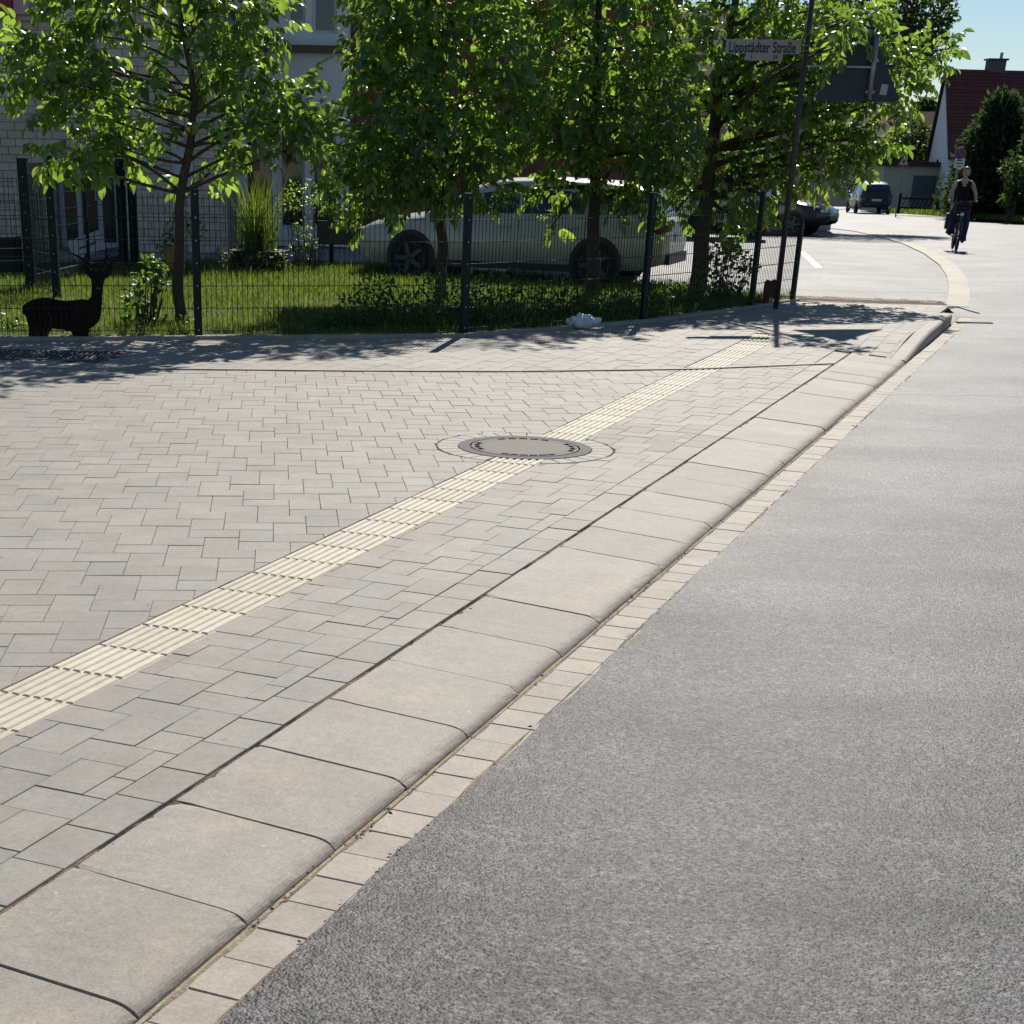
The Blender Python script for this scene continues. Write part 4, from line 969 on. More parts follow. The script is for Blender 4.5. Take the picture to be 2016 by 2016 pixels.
plate_from([(-.04, -.055), (.04, -.055), (.04, .055), (-.04, .055)], .002, mat('sticker', (.42, .42, .45), .5, .4), 'sticker', tri, (stk[0]-sp[0]-trx, -0.006, stk[2]-tz), (0, R(6), 0))
for z in (0.1, 0.42): MB().box((sxl-trx, -0.03, z), (.10, .05, .03)).build('clamp', M_galv, tri)
# far signs
def far_pole(name, label, u, v, depth, h):
    x = AT(u, v, depth)[0]; t = thing(name, label, 'road sign', (x, depth, zr(depth))); MB().tube([(0, 0, 0), (0, 0, h)], 0.035, 8).build('pole', M_galv, t); return t
M_red = mat('sign_red', (.5, .03, .03), .4, .5); M_blue = mat('sign_blue', (.02, .05, .25), .4, .5)
d = 66; t = far_pole('stopping_sign', 'round red and blue parking sign with white plate behind the cyclist', 1885, 330, d, AT(1885, 296, d)[2]-zr(d)+.1)
zc = AT(1886, 302, d)[2]-zr(d); MB().disc((0, -.05, zc), (0, 1, 0), .21, .02, 24).build('disc_plate', M_red, t)
MB().disc((0, -.065, zc), (0, 1, 0), .155, .01, 24).build('blue_disc', M_blue, t); MB().beam((-.13, -.072, zc+.13), (.13, -.072, zc-.13), .01, .045).build('red_bar', M_red, t)
z1, z2 = AT(1886, 312, d)[2]-zr(d), AT(1886, 331, d)[2]-zr(d)
xp = MB().box((0.03, -.05, (z1+z2)/2), (.40, .02, z1-z2)).build('extra_plate', M_white, t)
for k, w_ in enumerate((.2, .26, .16)): MB().box((0.03, -.063, (z1+z2)/2+.1-.1*k), (w_, .004, .035)).build('text_line', M_pltx, xp)
d = 84; t = far_pole('warning_sign', 'red bordered triangular warning sign in front of the garage', 1777, 330, d, AT(1777, 306, d)[2]-zr(d))
zb_ = AT(1777, 327, d)[2]-zr(d); s_ = 0.62
w = plate_from(rounded_tri(s_, .03), .02, M_red, 'triangle_plate', t, (0, -.05, zb_)); plate_from([(x*.66, .07+z*.66) for x, z in rounded_tri(s_, .03)], .004, M_white, 'white_field', w, (0, -.013, 0))
plate_from([(-.05, .12), (.05, .12), (.06, .2), (.03, .3), (-.03, .3), (-.06, .2)], .003, M_pltx, 'symbol', w, (0, -.017, 0))

# ================================================================== CARS
LOW = [(-2.36, .50, .92, .62, .94), (-2.30, .36, .98, .80, 1.0), (-2.0, .27, 1.0, .89, 1.02), (-1.4, .24, .985, .915, 1.0), (-.5, .22, .96, .92, .98), (.5, .22, .94, .92, .97), (1.15, .23, .92, .91, .985), (1.6, .25, .86, .90, .935), (2.05, .28, .77, .85, .84), (2.28, .34, .69, .74, .745), (2.37, .45, .60, .52, .63)]
ROOF = [(-2.27, 1.0, 1.03, .80, .66), (-2.0, 1.02, 1.38, .87, .63), (-1.5, 1.0, 1.455, .90, .645), (-.6, .98, 1.49, .905, .66), (.1, .97, 1.46, .905, .66), (.5, .97, 1.37, .90, .65), (.8, .975, 1.22, .89, .66), (1.2, .98, 1.0, .87, .68)]
ROOF_SUV = [(-2.27, 1.0, 1.05, .80, .68), (-2.08, 1.02, 1.45, .87, .63), (-1.5, 1.0, 1.56, .90, .645), (-.6, .98, 1.60, .905, .66), (.1, .97, 1.56, .905, .66), (.5, .97, 1.43, .90, .65), (.8, .975, 1.25, .89, .66), (1.2, .98, 1.0, .87, .68)]
def car(name, label, loc, rz, paint, roof=ROOF, zs=1.0, plate='', pcol=None):
    t = thing(name, label, 'car', loc, rz)
    Z = lambda z: 0.3+(z-0.3)*zs if z > .3 else z
    def loft(secs, closed=True):
        n = len(secs[0]); vs = [p for s in secs for p in s]; fs = [(i*n+k, i*n+k+1, (i+1)*n+k+1, (i+1)*n+k) for i in range(len(secs)-1) for k in range(n-1)]
        fs += [tuple(range(n)), tuple(range((len(secs)-1)*n+n-1, (len(secs)-1)*n-1, -1))]
        return MB().add(vs, fs)
    def lsec(x, zb, zsh, hw, zt):
        h = [(hw*.86, zb), (hw*.97, zb+.10), (hw, zb+(zsh-zb)*.45), (hw*.985, zsh-.05), (hw*.94, zsh), (hw*.55, zt), (0, zt+.012)]
        return [(x, y, Z(z)) for y, z in h]+[(x, -y, Z(z)) for y, z in h[-2::-1]]
    def itp(tab, x):
        for a, b in zip(tab[:-1], tab[1:]):
            if a[0] <= x <= b[0]: f = (x-a[0])/(b[0]-a[0]); return [p+(q-p)*f for p, q in zip(a, b)]
        return list(tab[0] if x < tab[0][0] else tab[-1])
    xs = sorted(set([s[0] for s in LOW]+list(np.arange(-2.2, 2.2, .2))))
    body = loft([lsec(*itp(LOW, x)) for x in xs]).build('body', paint, t, smooth=True); auto(body, 50)
    def rsec(x, zb, zt, hb, ht):
        h = [(hb*.96, zb-.06), (hb*.95, zb), (ht+(hb*.95-ht)*.3, zb+(zt-zb)*.72), (ht, zt-.03), (ht*.88, zt), (ht*.5, zt+.022), (0, zt+.03)]
        return [(x, y, Z(z)) for y, z in h]+[(x, -y, Z(z)) for y, z in h[-2::-1]]
    rx = sorted(set([s[0] for s in roof]+list(np.arange(-2.2, 1.2, .15))))
    rf = loft([rsec(*itp(roof, x)) for x in rx]).build('roof', paint, t, smooth=True); auto(rf, 50)
    # glazing
    for s in (-1, 1):
        for a, b in ((-1.95, -1.25), (-1.17, -.28), (-.20, .86)):
            vs = []; nn = 7
            for i in range(nn):
                x = a+(b-a)*i/(nn-1); _, zb, zt, hb, ht = itp(roof, x)
                y0 = hb*.95; y1 = ht+(hb*.95-ht)*.3; z1 = zb+(zt-zb)*.72
                lo, hi = 0.10, 0.98
                if i == nn-1 and b > .5: hi = .55
                for f in (lo, hi): vs.append((x, s*(y0+(y1-y0)*f+.006), Z(zb+(z1-zb)*f)))
            fs = [(2*i, 2*i+2, 2*i+3, 2*i+1) for i in range(nn-1)]
            MB().add(vs, fs).build('side_window', M_glass, t, smooth=True)
        for x in (-1.21, -.24): 
            _, zb, zt, hb, ht = itp(LOW, x); MB().beam((x, s*(hb+.002), Z(.36)), (x, s*(hb*.99+.002), Z(.92)), .008, .012).build('door_seam', M_black, t)
        for x in (-1.02, -.05): MB().box((x, s*.925, Z(.84)), (.16, .03, .025)).build('door_handle', M_galv if pcol else paint, t)
        MB().ball((.72, s*1.0, Z(1.02)), (.08, .1, .07), 10, 7).build('mirror', paint, t, smooth=True)
        MB().box((0.0, s*.905, .27), (2.1, .04, .09)).build('sill', M_black, t)
    def cross(x0, x1, f0, f1, nm):
        vs = []
        for x in (x0, x1):
            _, zb, zt, hb, ht = itp(roof, x)
            for y in np.linspace(-1, 1, 7): vs.append((x+(.012 if x0 > 0 else -.012), y*ht*.93, Z(zt+.03-.03*abs(y)**2)+.006))
        MB().add(vs, [(i, i+1, 8+i, 7+i) for i in range(6)]).build(nm, M_glass, t, smooth=True)
    cross(1.1, .48, 0, 0, 'windscreen'); cross(-2.25, -2.03, 0, 0, 'rear_window')
    # wheels
    for x in (-1.38, 1.38):
        for s in (-1, 1):
            hw = itp(LOW, x)[3]
            MB().disc((x, s*(hw-.012), .335), (0, 1, 0), .372, .035, 28).build('wheel_arch', M_black, t)
            wh = ob('wheel', None, t, (x, s*(hw-.045), .32))
            MB().torus((0, 0, 0), (0, 1, 0), .245, .085, 28, 10).build('tyre', M_rubber, wh, smooth=True)
            MB().disc((0, s*.03, 0), (0, 1, 0), .225, .06, 24).build('rim', M_rubber, wh)
            rm = mat('alloy', (.10, .10, .105), .5, .4, .3)
            for k in range(5):
                a = 2*math.pi*k/5; MB().beam((0, s*.07, 0), (.22*math.cos(a), s*.07, .22*math.sin(a)), .055, .03, (0, 1, 0)).build('spoke', rm, wh)
            MB().torus((0, s*.065, 0), (0, 1, 0), .215, .016, 24, 6).build('rim_edge', rm, wh)
    for s in (-1, 1):
        MB().ball((2.12, s*.66, Z(.68)), (.2, .15, .07), 12, 8).build('headlight', mat('headlamp', (.5, .52, .55), .1, .7), t, smooth=True)
        MB().ball((-2.22, s*.74, Z(.88)), (.11, .13, .12), 12, 8).build('tail_light', mat('tail_lamp', (.35, .01, .012), .15, .6), t, smooth=True)
        MB().ball((2.26, s*.55, .42), (.09, .12, .06), 10, 6).build('fog_light', M_black, t, smooth=True)
    MB().box((2.33, 0, .50), (.08, .9, .12)).build('grille', M_black, t); MB().box((-2.37, 0, Z(.72)), (.02, .52, .11)).build('number_plate', M_white, t)
    MB().box((-2.33, 0, .42), (.1, 1.3, .14)).build('rear_bumper_trim', M_black, t)
    return t
def coat_extra(m, nt, b, src, cur): b.inputs['Coat Weight'].default_value = .6; b.inputs['Coat Roughness'].default_value = .05
M_silver = mat('pale_car_paint', (0.52, 0.49, 0.44), 0.35, 0.5, 0.05, extra=coat_extra)
M_dkpaint = mat('black_car_paint', (0.012, 0.013, 0.016), 0.3, 0.5, extra=coat_extra)
M_gypaint = mat('slate_car_paint', (0.045, 0.055, 0.07), 0.3, 0.5, 0.3, extra=coat_extra)
wf, wr = AT(822, 507, 25.3), AT(1224, 545, 24.2); cmid = (wf+wr)/2; dv = (wf-wr)[:2]; 
car('estate_car', 'pale silver estate car parked behind the trees and fence', (cmid[0], cmid[1], -0.07), math.atan2(dv[1], dv[0]), M_silver, ROOF, 0.94)
p = GR(1500, 462); car('black_car', 'black parked car half hidden by the corner tree', (p[0], p[1]+1.2, zr(p[1]+1)), R(-28), M_dkpaint)
p = GR(1722, 421); car('grey_suv', 'dark grey car driving away round the far bend', (p[0], p[1]+1.5, zr(p[1]+1.5)), R(84), M_gypaint, ROOF_SUV, 1.04)

# ================================================================== CYCLIST
def skin(name, verts, edges, rad, mats, region, parent=None, levels=2):
    me = bpy.data.meshes.new(name); me.from_pydata([tuple(v) for v in verts], edges, []); o = bpy.data.objects.new(name, me); col.objects.link(o)
    o.modifiers.new('skin', 'SKIN')
    sv = me.skin_vertices[0].data if me.skin_vertices else None
    if sv is None:
        bm = bmesh.new(); bm.from_mesh(me); bm.verts.layers.skin.verify(); bm.to_mesh(me); bm.free(); sv = me.skin_vertices[0].data
    for i, r in enumerate(rad): sv[i].radius = (r, r) if not hasattr(r, '__len__') else r
    sv[0].use_root = True
    m = o.modifiers.new('sub', 'SUBSURF'); m.levels = levels; m.render_levels = levels
    bpy.context.view_layer.update()
    nm = bpy.data.meshes.new_from_object(o.evaluated_get(bpy.context.evaluated_depsgraph_get())); bpy.data.objects.remove(o)
    nm.materials.clear()
    for k in mats: nm.materials.append(k)
    for f in nm.polygons: f.material_index = region(f.center); f.use_smooth = True
    nm.name = name; return ob(name, nm, parent)
cyc = GR(1890, 497); cyaw = R(-14)
cz = float(cyc[2])
bike = thing('bicycle', 'dark city bicycle ridden towards the viewer on the bright road', 'bicycle', (cyc[0], cyc[1]+.3, cz), cyaw)
M_bk = mat('bike_black', (.012, .013, .016), .4, .5)
for y, nm in ((-.0, 'front_wheel'), (1.06, 'rear_wheel')):
    w = ob(nm, None, bike, (0, y, .35)); MB().torus((0, 0, 0), (1, 0, 0), .325, .024, 32, 8).build('tyre', M_rubber, w, smooth=True); MB().torus((0, 0, 0), (1, 0, 0), .298, .010, 32, 6).build('rim', M_galv, w)
    sp_m = MB()
    for k in range(14): a = 2*math.pi*k/14; sp_m.tube([(0.02*(-1)**k, 0, 0), (0, .295*math.cos(a), .295*math.sin(a))], .0018, 4)
    sp_m.build('spokes', M_galv, w); MB().tube([(-.05, 0, 0), (.05, 0, 0)], .018, 8).build('hub', M_galv, w)
    g = MB(); pts = [(0, .355*math.cos(a), .355*math.sin(a)) for a in np.linspace(R(20), R(160), 12)]
    g.tube(pts, .022, 6); g.build('mudguard', M_bk, w)
f_ = MB(); f_.tube([(-.05, 0, .35), (-.05, .12, .68)], .013, 8); f_.tube([(.05, 0, .35), (.05, .12, .68)], .013, 8); f_.tube([(-.05, .12, .68), (.05, .12, .68)], .014, 8); f_.tube([(0, .12, .68), (0, .2, .98)], .017, 8); f_.build('fork', M_bk, bike)
f_ = MB(); f_.tube([(0, .15, .80), (0, .62, .30)], .02, 8); f_.tube([(0, .62, .30), (0, .74, .88)], .017, 8); f_.tube([(0, .16, .84), (0, .68, .58)], .016, 8)
for s in (-1, 1): f_.tube([(.02*s, .62, .30), (.06*s, 1.06, .35)], .011, 6); f_.tube([(.02*s, .70, .72), (.06*s, 1.06, .35)], .009, 6)
f_.build('frame', M_bk, bike)
h_ = MB(); h_.tube([(-.30, .36, 1.06), (-.26, .28, 1.07), (-.14, .19, 1.06), (0, .19, 1.02), (.14, .19, 1.06), (.26, .28, 1.07), (.30, .36, 1.06)], .012, 8); h_.build('handlebar', M_bk, bike)
MB().ball((0, .80, .93), (.10, .14, .04), 12, 8).build('saddle', M_bk, bike, smooth=True)
bk = MB()
for z in (.86, .93, 1.0, 1.07): bk.beam((-.17, -.12, z), (.17, -.12, z), .006, .008); bk.beam((-.15, .12, z), (.15, .12, z), .006, .008); bk.beam((-.17, -.12, z), (-.15, .12, z), .006, .008); bk.beam((.17, -.12, z), (.15, .12, z), .006, .008)
for x in np.linspace(-.17, .17, 9): bk.beam((x, -.12, .85), (x, -.12, 1.08), .006, .006, (1, 0, 0)); bk.beam((x, -.12, .85), (x, .12, .85), .006, .006)
bk.build('basket', M_bk, bike); MB().box((0, 0, .95), (.29, .2, .18)).build('basket_lining', mat('dark_cloth', (.015, .017, .024), .9, .2, noise=(30, .3)), bike)
MB().disc((0, -.15, .80), (0, 1, 0), .04, .06, 12).build('headlamp', mat('lamp_glass', (.6, .62, .6), .1, .7), bike)
MB().tube([(-.12, .62, .30), (.12, .62, .30)], .012, 6).build('crank_axle', M_galv, bike)
for s, a in ((-1, R(55)), (1, R(235))):
    e = (.11*s, .62+.17*math.cos(a), .30+.17*math.sin(a)*.4); MB().beam((.1*s, .62, .30), e, .015, .02).build('crank', M_galv, bike); MB().box((.15*s, e[1], e[2]), (.1, .09, .025)).build('pedal', M_bk, bike)
MB().box((-.19, .98, .62), (.14, .32, .34)).build('pannier', M_bk, bike); MB().beam((-.1, 1.1, .75), (.1, 1.1, .75), .35, .015, (0, 0, 1)).build('carrier', M_bk, bike)
per = thing('person', 'cyclist in black vest top and blue jeans gripping the handlebar', 'person', (cyc[0], cyc[1]+.3, cz), cyaw)
pv = [(0, .72, .99), (0, .70, 1.12), (0, .64, 1.28), (0, .58, 1.42), (0, .55, 1.52), (0, .52, 1.60)]
pe = [(0, 1), (1, 2), (2, 3), (3, 4), (4, 5)]; prd = [(.155, .12), (.13, .10), (.15, .105), (.13, .09), (.052, .052), (.05, .05)]
for s in (-1, 1):
    n = len(pv); pv += [(.15*s, .58, 1.45), (.20*s, .56, 1.40), (.27*s, .47, 1.22), (.285*s, .40, 1.13), (.285*s, .345, 1.085)]
    pe += [(3, n), (n, n+1), (n+1, n+2), (n+2, n+3), (n+3, n+4)]; prd += [.058, .052, .04, .033, .026]
    up = s < 0; n = len(pv); kz, ky = (.66, .36) if up else (.58, .42); fz, fy = (.41, .66) if up else (.26, .58)
    pv += [(.10*s, .70, .93), (.14*s, (.66+ky)/2+.04, (.9+kz)/2+.05), (.155*s, ky, kz), (.15*s, (ky+fy)/2, (kz+fz)/2), (.145*s, fy+.03, fz)]
    pe += [(0, n), (n, n+1), (n+1, n+2), (n+2, n+3), (n+3, n+4)]; prd += [.11, .10, .088, .085, .088]
def preg(c):
    if abs(c.x) > .155 and c.z > 1.05 and c.y < .60: return 0
    if c.z > 1.47 or (c.z > 1.36 and c.y < .60 and abs(c.x) < .05): return 0
    if c.z > 1.02: return 1
    return 2
skin('body', pv, pe, prd, [M_skin, M_top, M_jeans], preg, per)
# head with face
hd = MB().ball((0, 0, 0), (.078, .098, .115), 20, 14)
for i, v in enumerate(hd.v):
    x, y, z = v; k = 1-0.28*max(0, -z/.115)**1.5; y2 = y*(1-.12*max(0, -z/.115)); hd.v[i] = (x*k, y2, z)
head = hd.build('head', M_skin, per, (0, .50, 1.665), (R(6), 0, R(4)), smooth=True)
MB().ball((0, -.102, -.012), (.014, .022, .022), 8, 6).build('nose', M_skin, head, smooth=True)
for s in (-1, 1):
    MB().ball((.03*s, -.088, .012), (.014, .01, .007), 8, 6).build('eye', M_pltx, head, smooth=True); MB().ball((.08*s, .005, 0), (.012, .022, .032), 8, 6).build('ear', M_skin, head, smooth=True)
MB().ball((0, -.088, -.055), (.024, .009, .006), 8, 6).build('mouth', mat('lips', (.35, .13, .11), .5, .4), head, smooth=True)
hr = MB().ball((0, .014, .022), (.088, .100, .108), 20, 14)
hr.v = [(x, y if not (y < -.03 and z < .06) else max(y, -.03), z if z > -.06 else -.06) for x, y, z in hr.v]
hr.build('hair', M_hair, head, smooth=True); MB().ball((0, .11, .05), (.04, .045, .045), 10, 8).build('hair_bun', M_hair, head, smooth=True)
for s in (-1, 1):
    hv = [(.285*s, .35, 1.09), (.285*s, .31, 1.082)]; he = [(0, 1)]; hrad = [.026, (.034, .018)]
    for k in range(4): n = len(hv); xx = (.258+.018*k)*s; hv += [(xx, .275, 1.088-.002*k), (xx, .252, 1.072), (xx, .262, 1.05-.002*k)]; he += [(1, n), (n, n+1), (n+1, n+2)]; hrad += [.0095, .0088, .008]
    n = len(hv); hv += [(.252*s, .315, 1.07), (.245*s, .285, 1.055)]; he += [(0, n), (n, n+1)]; hrad += [.010, .009]
    skin('hand', hv, he, hrad, [M_skin], lambda c: 0, per, 1)
    up = s < 0; fz, fy = (.41, .66) if up else (.26, .58)
    MB().ball((.15*s, fy-.05, fz-.055), (.045, .13, .038), 12, 8).build('shoe', M_black, per, smooth=True)
    MB().tube([(.145*s, fy+.03, fz-.045), (.147*s, fy+.02, fz+.12)], [.098, .074], 14).build('trouser_hem', M_jeans, per, smooth=True)

# ================================================================== BUILDINGS
def brickwork(parent, o, u, L, H, openings, z0=0.0, bl=0.25, bh=0.125, budget=300, proud=0.008, skew=0):
    """stretcher bond of single bricks on a mortar wall; openings (x0,x1,z0,z1) in wall coords"""
    u = np.array(u, float); nrm = np.array([u[1], -u[0]]); rz = math.atan2(u[1], u[0])
    me_cache = {}; rows = int(H/bh); lst = []
    for r in range(rows):
        x = -(bl/2)*(r % 2)
        while x < L:
            a, b = max(0, x), min(L, x+bl-0.011); zz = z0+r*bh
            segs = [(a, b)]
            for ox0, ox1, oz0, oz1 in openings:
                if zz+bh*.5 < oz0 or zz+bh*.5 > oz1: continue
                ns = []
                for p, q in segs:
                    if q <= ox0 or p >= ox1: ns.append((p, q))
                    else:
                        if p < ox0: ns.append((p, ox0))
                        if q > ox1: ns.append((ox1, q))
                segs = ns
            for p, q in segs:
                if q-p > 0.03: lst.append((p, q, zz))
            x += bl
    def vis(it):
        P = np.array([*(o+u*(it[0]+it[1])/2), it[2]]); a, b = PRJ(P); return (0 if (0 < a < 460 and 0 < b < 560) else 1, np.linalg.norm(P-CAM))
    lst.sort(key=vis); V, Fm, A_ = [], [], []
    for k, (p, q, zz) in enumerate(lst):
        w = round(q-p, 3)
        if k < budget:
            if w not in me_cache: me_cache[w] = MB().box((w/2, 0, (bh-.012)/2), (w, .02+2*proud, bh-.012)).mesh('brick', M_brick)
            P = o+u*p; ob('brick', me_cache[w], parent, (P[0], P[1], zz), (0, 0, rz))
        else:
            b = MB().box((*(o+u*(p+q)/2), zz+(bh-.012)/2), (w, .02+2*proud, bh-.012), rz); n = len(V); V += b.v; Fm += [tuple(i+n for i in f) for f in b.f]; A_ += [random.random()]*8
    if V:
        me = bpy.data.meshes.new('brick_mass'); me.from_pydata(V, [], Fm); me.materials.append(M_brickmass)
        me.attributes.new('vary', 'FLOAT', 'POINT').data.foreach_set('value', np.array(A_, np.float32)); me.update(); ob('further_bricks', me, parent)['kind'] = 'stuff'
def wall_with_holes(b, o, u, L, H, openings, th=0.3, z0=0):
    u = np.array(u, float); n = np.array([-u[1], u[0]]); rz = math.atan2(u[1], u[0])
    xs = sorted({0, L, *[k for op in openings for k in op[:2]]}); zs = sorted({z0, H, *[k for op in openings for k in op[2:]]})
    for x0, x1 in zip(xs[:-1], xs[1:]):
        run = None
        for za, zb in zip(zs[:-1], zs[1:]):
            cx, czz = (x0+x1)/2, (za+zb)/2
            if any(a < cx < b_ and c < czz < d for a, b_, c, d in openings): continue
            b.box((*(o+u*cx+n*th/2), czz), (x1-x0, th, zb-za), rz)
    return b
def window(parent, o, u, x0, x1, z0, z1, m_frame, inset=0.12, mull=1, name='window', fw=0.06, transom=None):
    u = np.array(u, float); n = np.array([-u[1], u[0]]); rz = math.atan2(u[1], u[0]); c = o+u*(x0+x1)/2+n*inset
    w = ob(name, None, parent, (c[0], c[1], 0), (0, 0, rz)); W, Hh = x1-x0, z1-z0; f = MB()
    for s in (-1, 1): f.box((s*(W/2-fw/2), 0, (z0+z1)/2), (fw, .07, Hh))
    for z in (z0+fw/2, z1-fw/2)+((transom,) if transom else ()): f.box((0, 0, z), (W-2*fw, .068, fw))
    for k in range(1, mull+1): f.box((-W/2+W*k/(mull+1), 0, (z0+z1)/2), (fw, .066, Hh-2*fw))
    f.build('frame', m_frame, w); MB().box((0, .02, (z0+z1)/2), (W-fw, .012, Hh-fw)).build('pane', M_glass, w)
    return w
YB = 28.9
def bx_(u): return AT(u, 400, YB)[0]
def bz_(v, u=200): return AT(u, v, YB)[2]
o1 = np.array([bx_(-260), YB]); u1 = np.array([1.0, 0.0]); L1 = bx_(447)-o1[0]; H1 = 5.6
X = lambda px: bx_(px)-o1[0]
ops = [(X(112), X(232), 0.02, bz_(285)), (X(176), X(212), bz_(252), bz_(52))]
bb = thing('brick_building', 'grey brick shop building with glass entrance door and red sign fascia', 'building')
wall_with_holes(MB(), o1+np.array([0, .004]), u1, L1, H1, ops).build('wall', M_mortar, bb)
brickwork(bb, o1, u1, L1, H1-0.1, ops)
MB().box((o1[0]+L1/2, YB+3.3, H1/2), (L1-.1, 6, H1-.05)).build('rear_wall', M_mortar, bb)
M_alu = mat('white_aluminium', (.62, .64, .66), .4, .5)
dw = window(bb, o1, u1, X(112), X(232), 0.03, bz_(285), M_alu, .25, 2, 'glass_door', .09, bz_(345)); MB().box((0.12, -.07, 1.05), (.03, .05, .5)).build('handle', M_galv, dw)
window(bb, o1, u1, X(176), X(212), bz_(252), bz_(52), M_alu, .12, 0)
MB().box((*(o1+np.array([X(172), -.03])), bz_(16)), (X(330)-X(118), .1, bz_(-10)-bz_(45))).build('pale_fascia', mat('pale_panel', (.55, .58, .62), .4, .5), bb)
MB().box((o1[0]+(X(-255)+X(64))/2, YB-.28, bz_(0)), (X(64)-X(-255), .55, bz_(-30)-bz_(30))).build('red_fascia', mat('fascia_red', (.26, .015, .035), .45, .4), bb)
MB().box((o1[0]+X(79), YB-.25, bz_(3)), (.24, .5, bz_(-30)-bz_(34))).build('pink_fascia_end', mat('fascia_pink', (.55, .32, .38), .45, .4), bb)
M_sc = mat('grey_script', (.25, .28, .33), .5, .4)
b = MB(); zc = bz_(6); pts = []
for k in range(60): a = k*.42; pts.append((o1[0]+X(122)+k*.0145, YB-.09, zc+.09*math.sin(a)+.03*math.sin(a*.37)))
b.tube(pts, .012, 5); b.build('script_line', M_sc, bb)
MB().box((o1[0]+X(362), YB-.03, (bz_(290)+bz_(372))/2), (X(385)-X(344), .03, bz_(290)-bz_(372))).build('poster', mat('pale_poster', (.45, .52, .58), .5, .4, noise=(5, .2)), bb)
MB().box((o1[0]+X(352), YB-.03, bz_(397)), (.2, .03, .14)).build('small_sign', M_white, bb)
# low white board by the door
wb = AT(172, 508, 26.8); t = thing('white_board', 'white board with red stripe leaning low before the glass door', 'board', (wb[0], 26.8, 0)); MB().box((0, 0, .2), (.55, .02, .3), M=Matrix.Rotation(R(-20), 3, 'Y')).build('panel', M_white, t); MB().box((.02, -.014, .2), (.3, .008, .03), M=Matrix.Rotation(R(-20), 3, 'Y')).build('red_stripe', M_red, t)
# white building
YW = 31.5
xw = lambda u: AT(u, 300, YW)[0]
zw = lambda v: AT(600, v, YW)[2]
o2 = np.array([xw(455), YW]); L2 = xw(684)-o2[0]; X2 = lambda u: xw(u)-o2[0]
op2 = [(X2(566), X2(602), zw(48), zw(-120)), (X2(614), X2(662), zw(66), zw(-120)), (X2(480), X2(535), 0.3, zw(230)), (X2(548), X2(600), 0.3, zw(230)), (X2(612), X2(662), 0.3, zw(230))]
wbld = thing('white_building', 'white rendered two storey building beside the brick shop', 'building')
wall_with_holes(MB(), o2, (1, 0), L2, 7.5, op2).build('wall', M_render_white, wbld)
MB().box((o2[0]+L2/2, YW+3.4, 3.75), (L2-.05, 6, 7.4)).build('rear_wall', M_render_white, wbld)
for a, b_, c, d in op2: window(wbld, o2, (1, 0), a, b_, c, d, M_alu, .15, 0)
MB().box((o2[0]+L2/2, YW-.1, zw(97)), (L2, .22, .12)).build('ledge', mat('brown_ledge', (.16, .10, .07), .7, .3), wbld)
for k, (u_, v_, w_, h_, c_) in enumerate(((500, 320, .18, .28, (.5, .2, .08)), (577, 335, .2, .2, (.55, .45, .2)), (640, 330, .16, .3, (.5, .25, .2)))):
    p = AT(u_, v_, YW); MB().box((p[0], YW+.13, p[2]), (w_, .02, h_)).build('window_picture', mat('picture_%d' % k, c_, .5, .4), wbld)
# timber clad building behind the trees
YT = 34.0; xt = lambda u: AT(u, 300, YT)[0]
tbd = thing('timber_building', 'brown timber clad building mostly hidden behind the trees', 'building')
M_timber = mat('timber_board', (.20, .085, .045), .75, .3, noise=[(6, .2), (40, .2)], objvar=.2)
MB().box((xt(1000), YT+3, 3.7), (xt(1320)-xt(680), 5.7, 7.4)).build('wall', mat('timber_dark', (.06, .04, .03), .8, .2), tbd)
x = xt(680)
while x < xt(1320): 
    MB().box((x+.09, YT+.13, 3.7), (.172, .03, 7.4)).build('board', M_timber, tbd); x += .18
for u_ in (700, 760): 
    for v0, v1 in ((60, 160), (290, 400)):
        p0, p1 = AT(u_, v1, YT), AT(u_+38, v0, YT); MB().box(((p0[0]+p1[0])/2, YT+.09, (p0[2]+p1[2])/2), (p1[0]-p0[0], .06, p1[2]-p0[2])).build('window', M_glass, tbd)
# pink house beyond
YP = 55.0
pp = AT(1440, 300, YP); ph_ = thing('pink_house', 'pinkish house with brown gabled roof glimpsed through the trees', 'house', (pp[0], YP, zr(YP)))
M_pink = mat('pink_render', (.42, .30, .28), .85, .2, noise=(3, .08))
MB().box((0, 3.5, 1.9), (7, 7, 3.8)).build('wall', M_pink, ph_)
vs = [(-3.9, -.5, 3.6), (3.9, -.5, 3.6), (3.9, 7.5, 3.6), (-3.9, 7.5, 3.6), (-3.9, 3.5, 6.6), (3.9, 3.5, 6.6)]
MB().add(vs, [(0, 1, 5, 4), (2, 3, 4, 5), (0, 4, 3), (1, 2, 5), (0, 3, 2, 1)]).build('roof', M_rooft, ph_)
for x in (-2, 1): 
    wv_ = ob('window', None, ph_, (x, 0, 0)); MB().box((0, -.03, 1.9), (1.1, .06, 1.2)).build('frame', M_alu, wv_); MB().box((0, -.07, 1.9), (.95, .02, 1.05)).build('pane', M_glass, wv_)
# red and white cabin sign strip seen in a gap
cv_ = AT(1405, 333, 45.0); cvn = thing('delivery_van', 'white van with red and blue stripes glimpsed through a gap in the leaves', 'van', (cv_[0]+.5, 45, zr(45)))
MB().box((0, 1, 1.45), (2.2, 1.9, 2.1)).build('body', M_white, cvn); MB().box((0, .03, 1.75), (2.1, .03, .22)).build('red_stripe', M_red, cvn); MB().box((0, .03, 1.42), (2.1, .03, .16)).build('blue_stripe', mat('pale_blue', (.2, .35, .5), .5, .4), cvn)
for x in (-.75, .75): 
    for y in (.1, 1.9): MB().disc((x, y, .33), (0, 1, 0), .33, .22, 20).build('wheel', M_rubber, cvn)

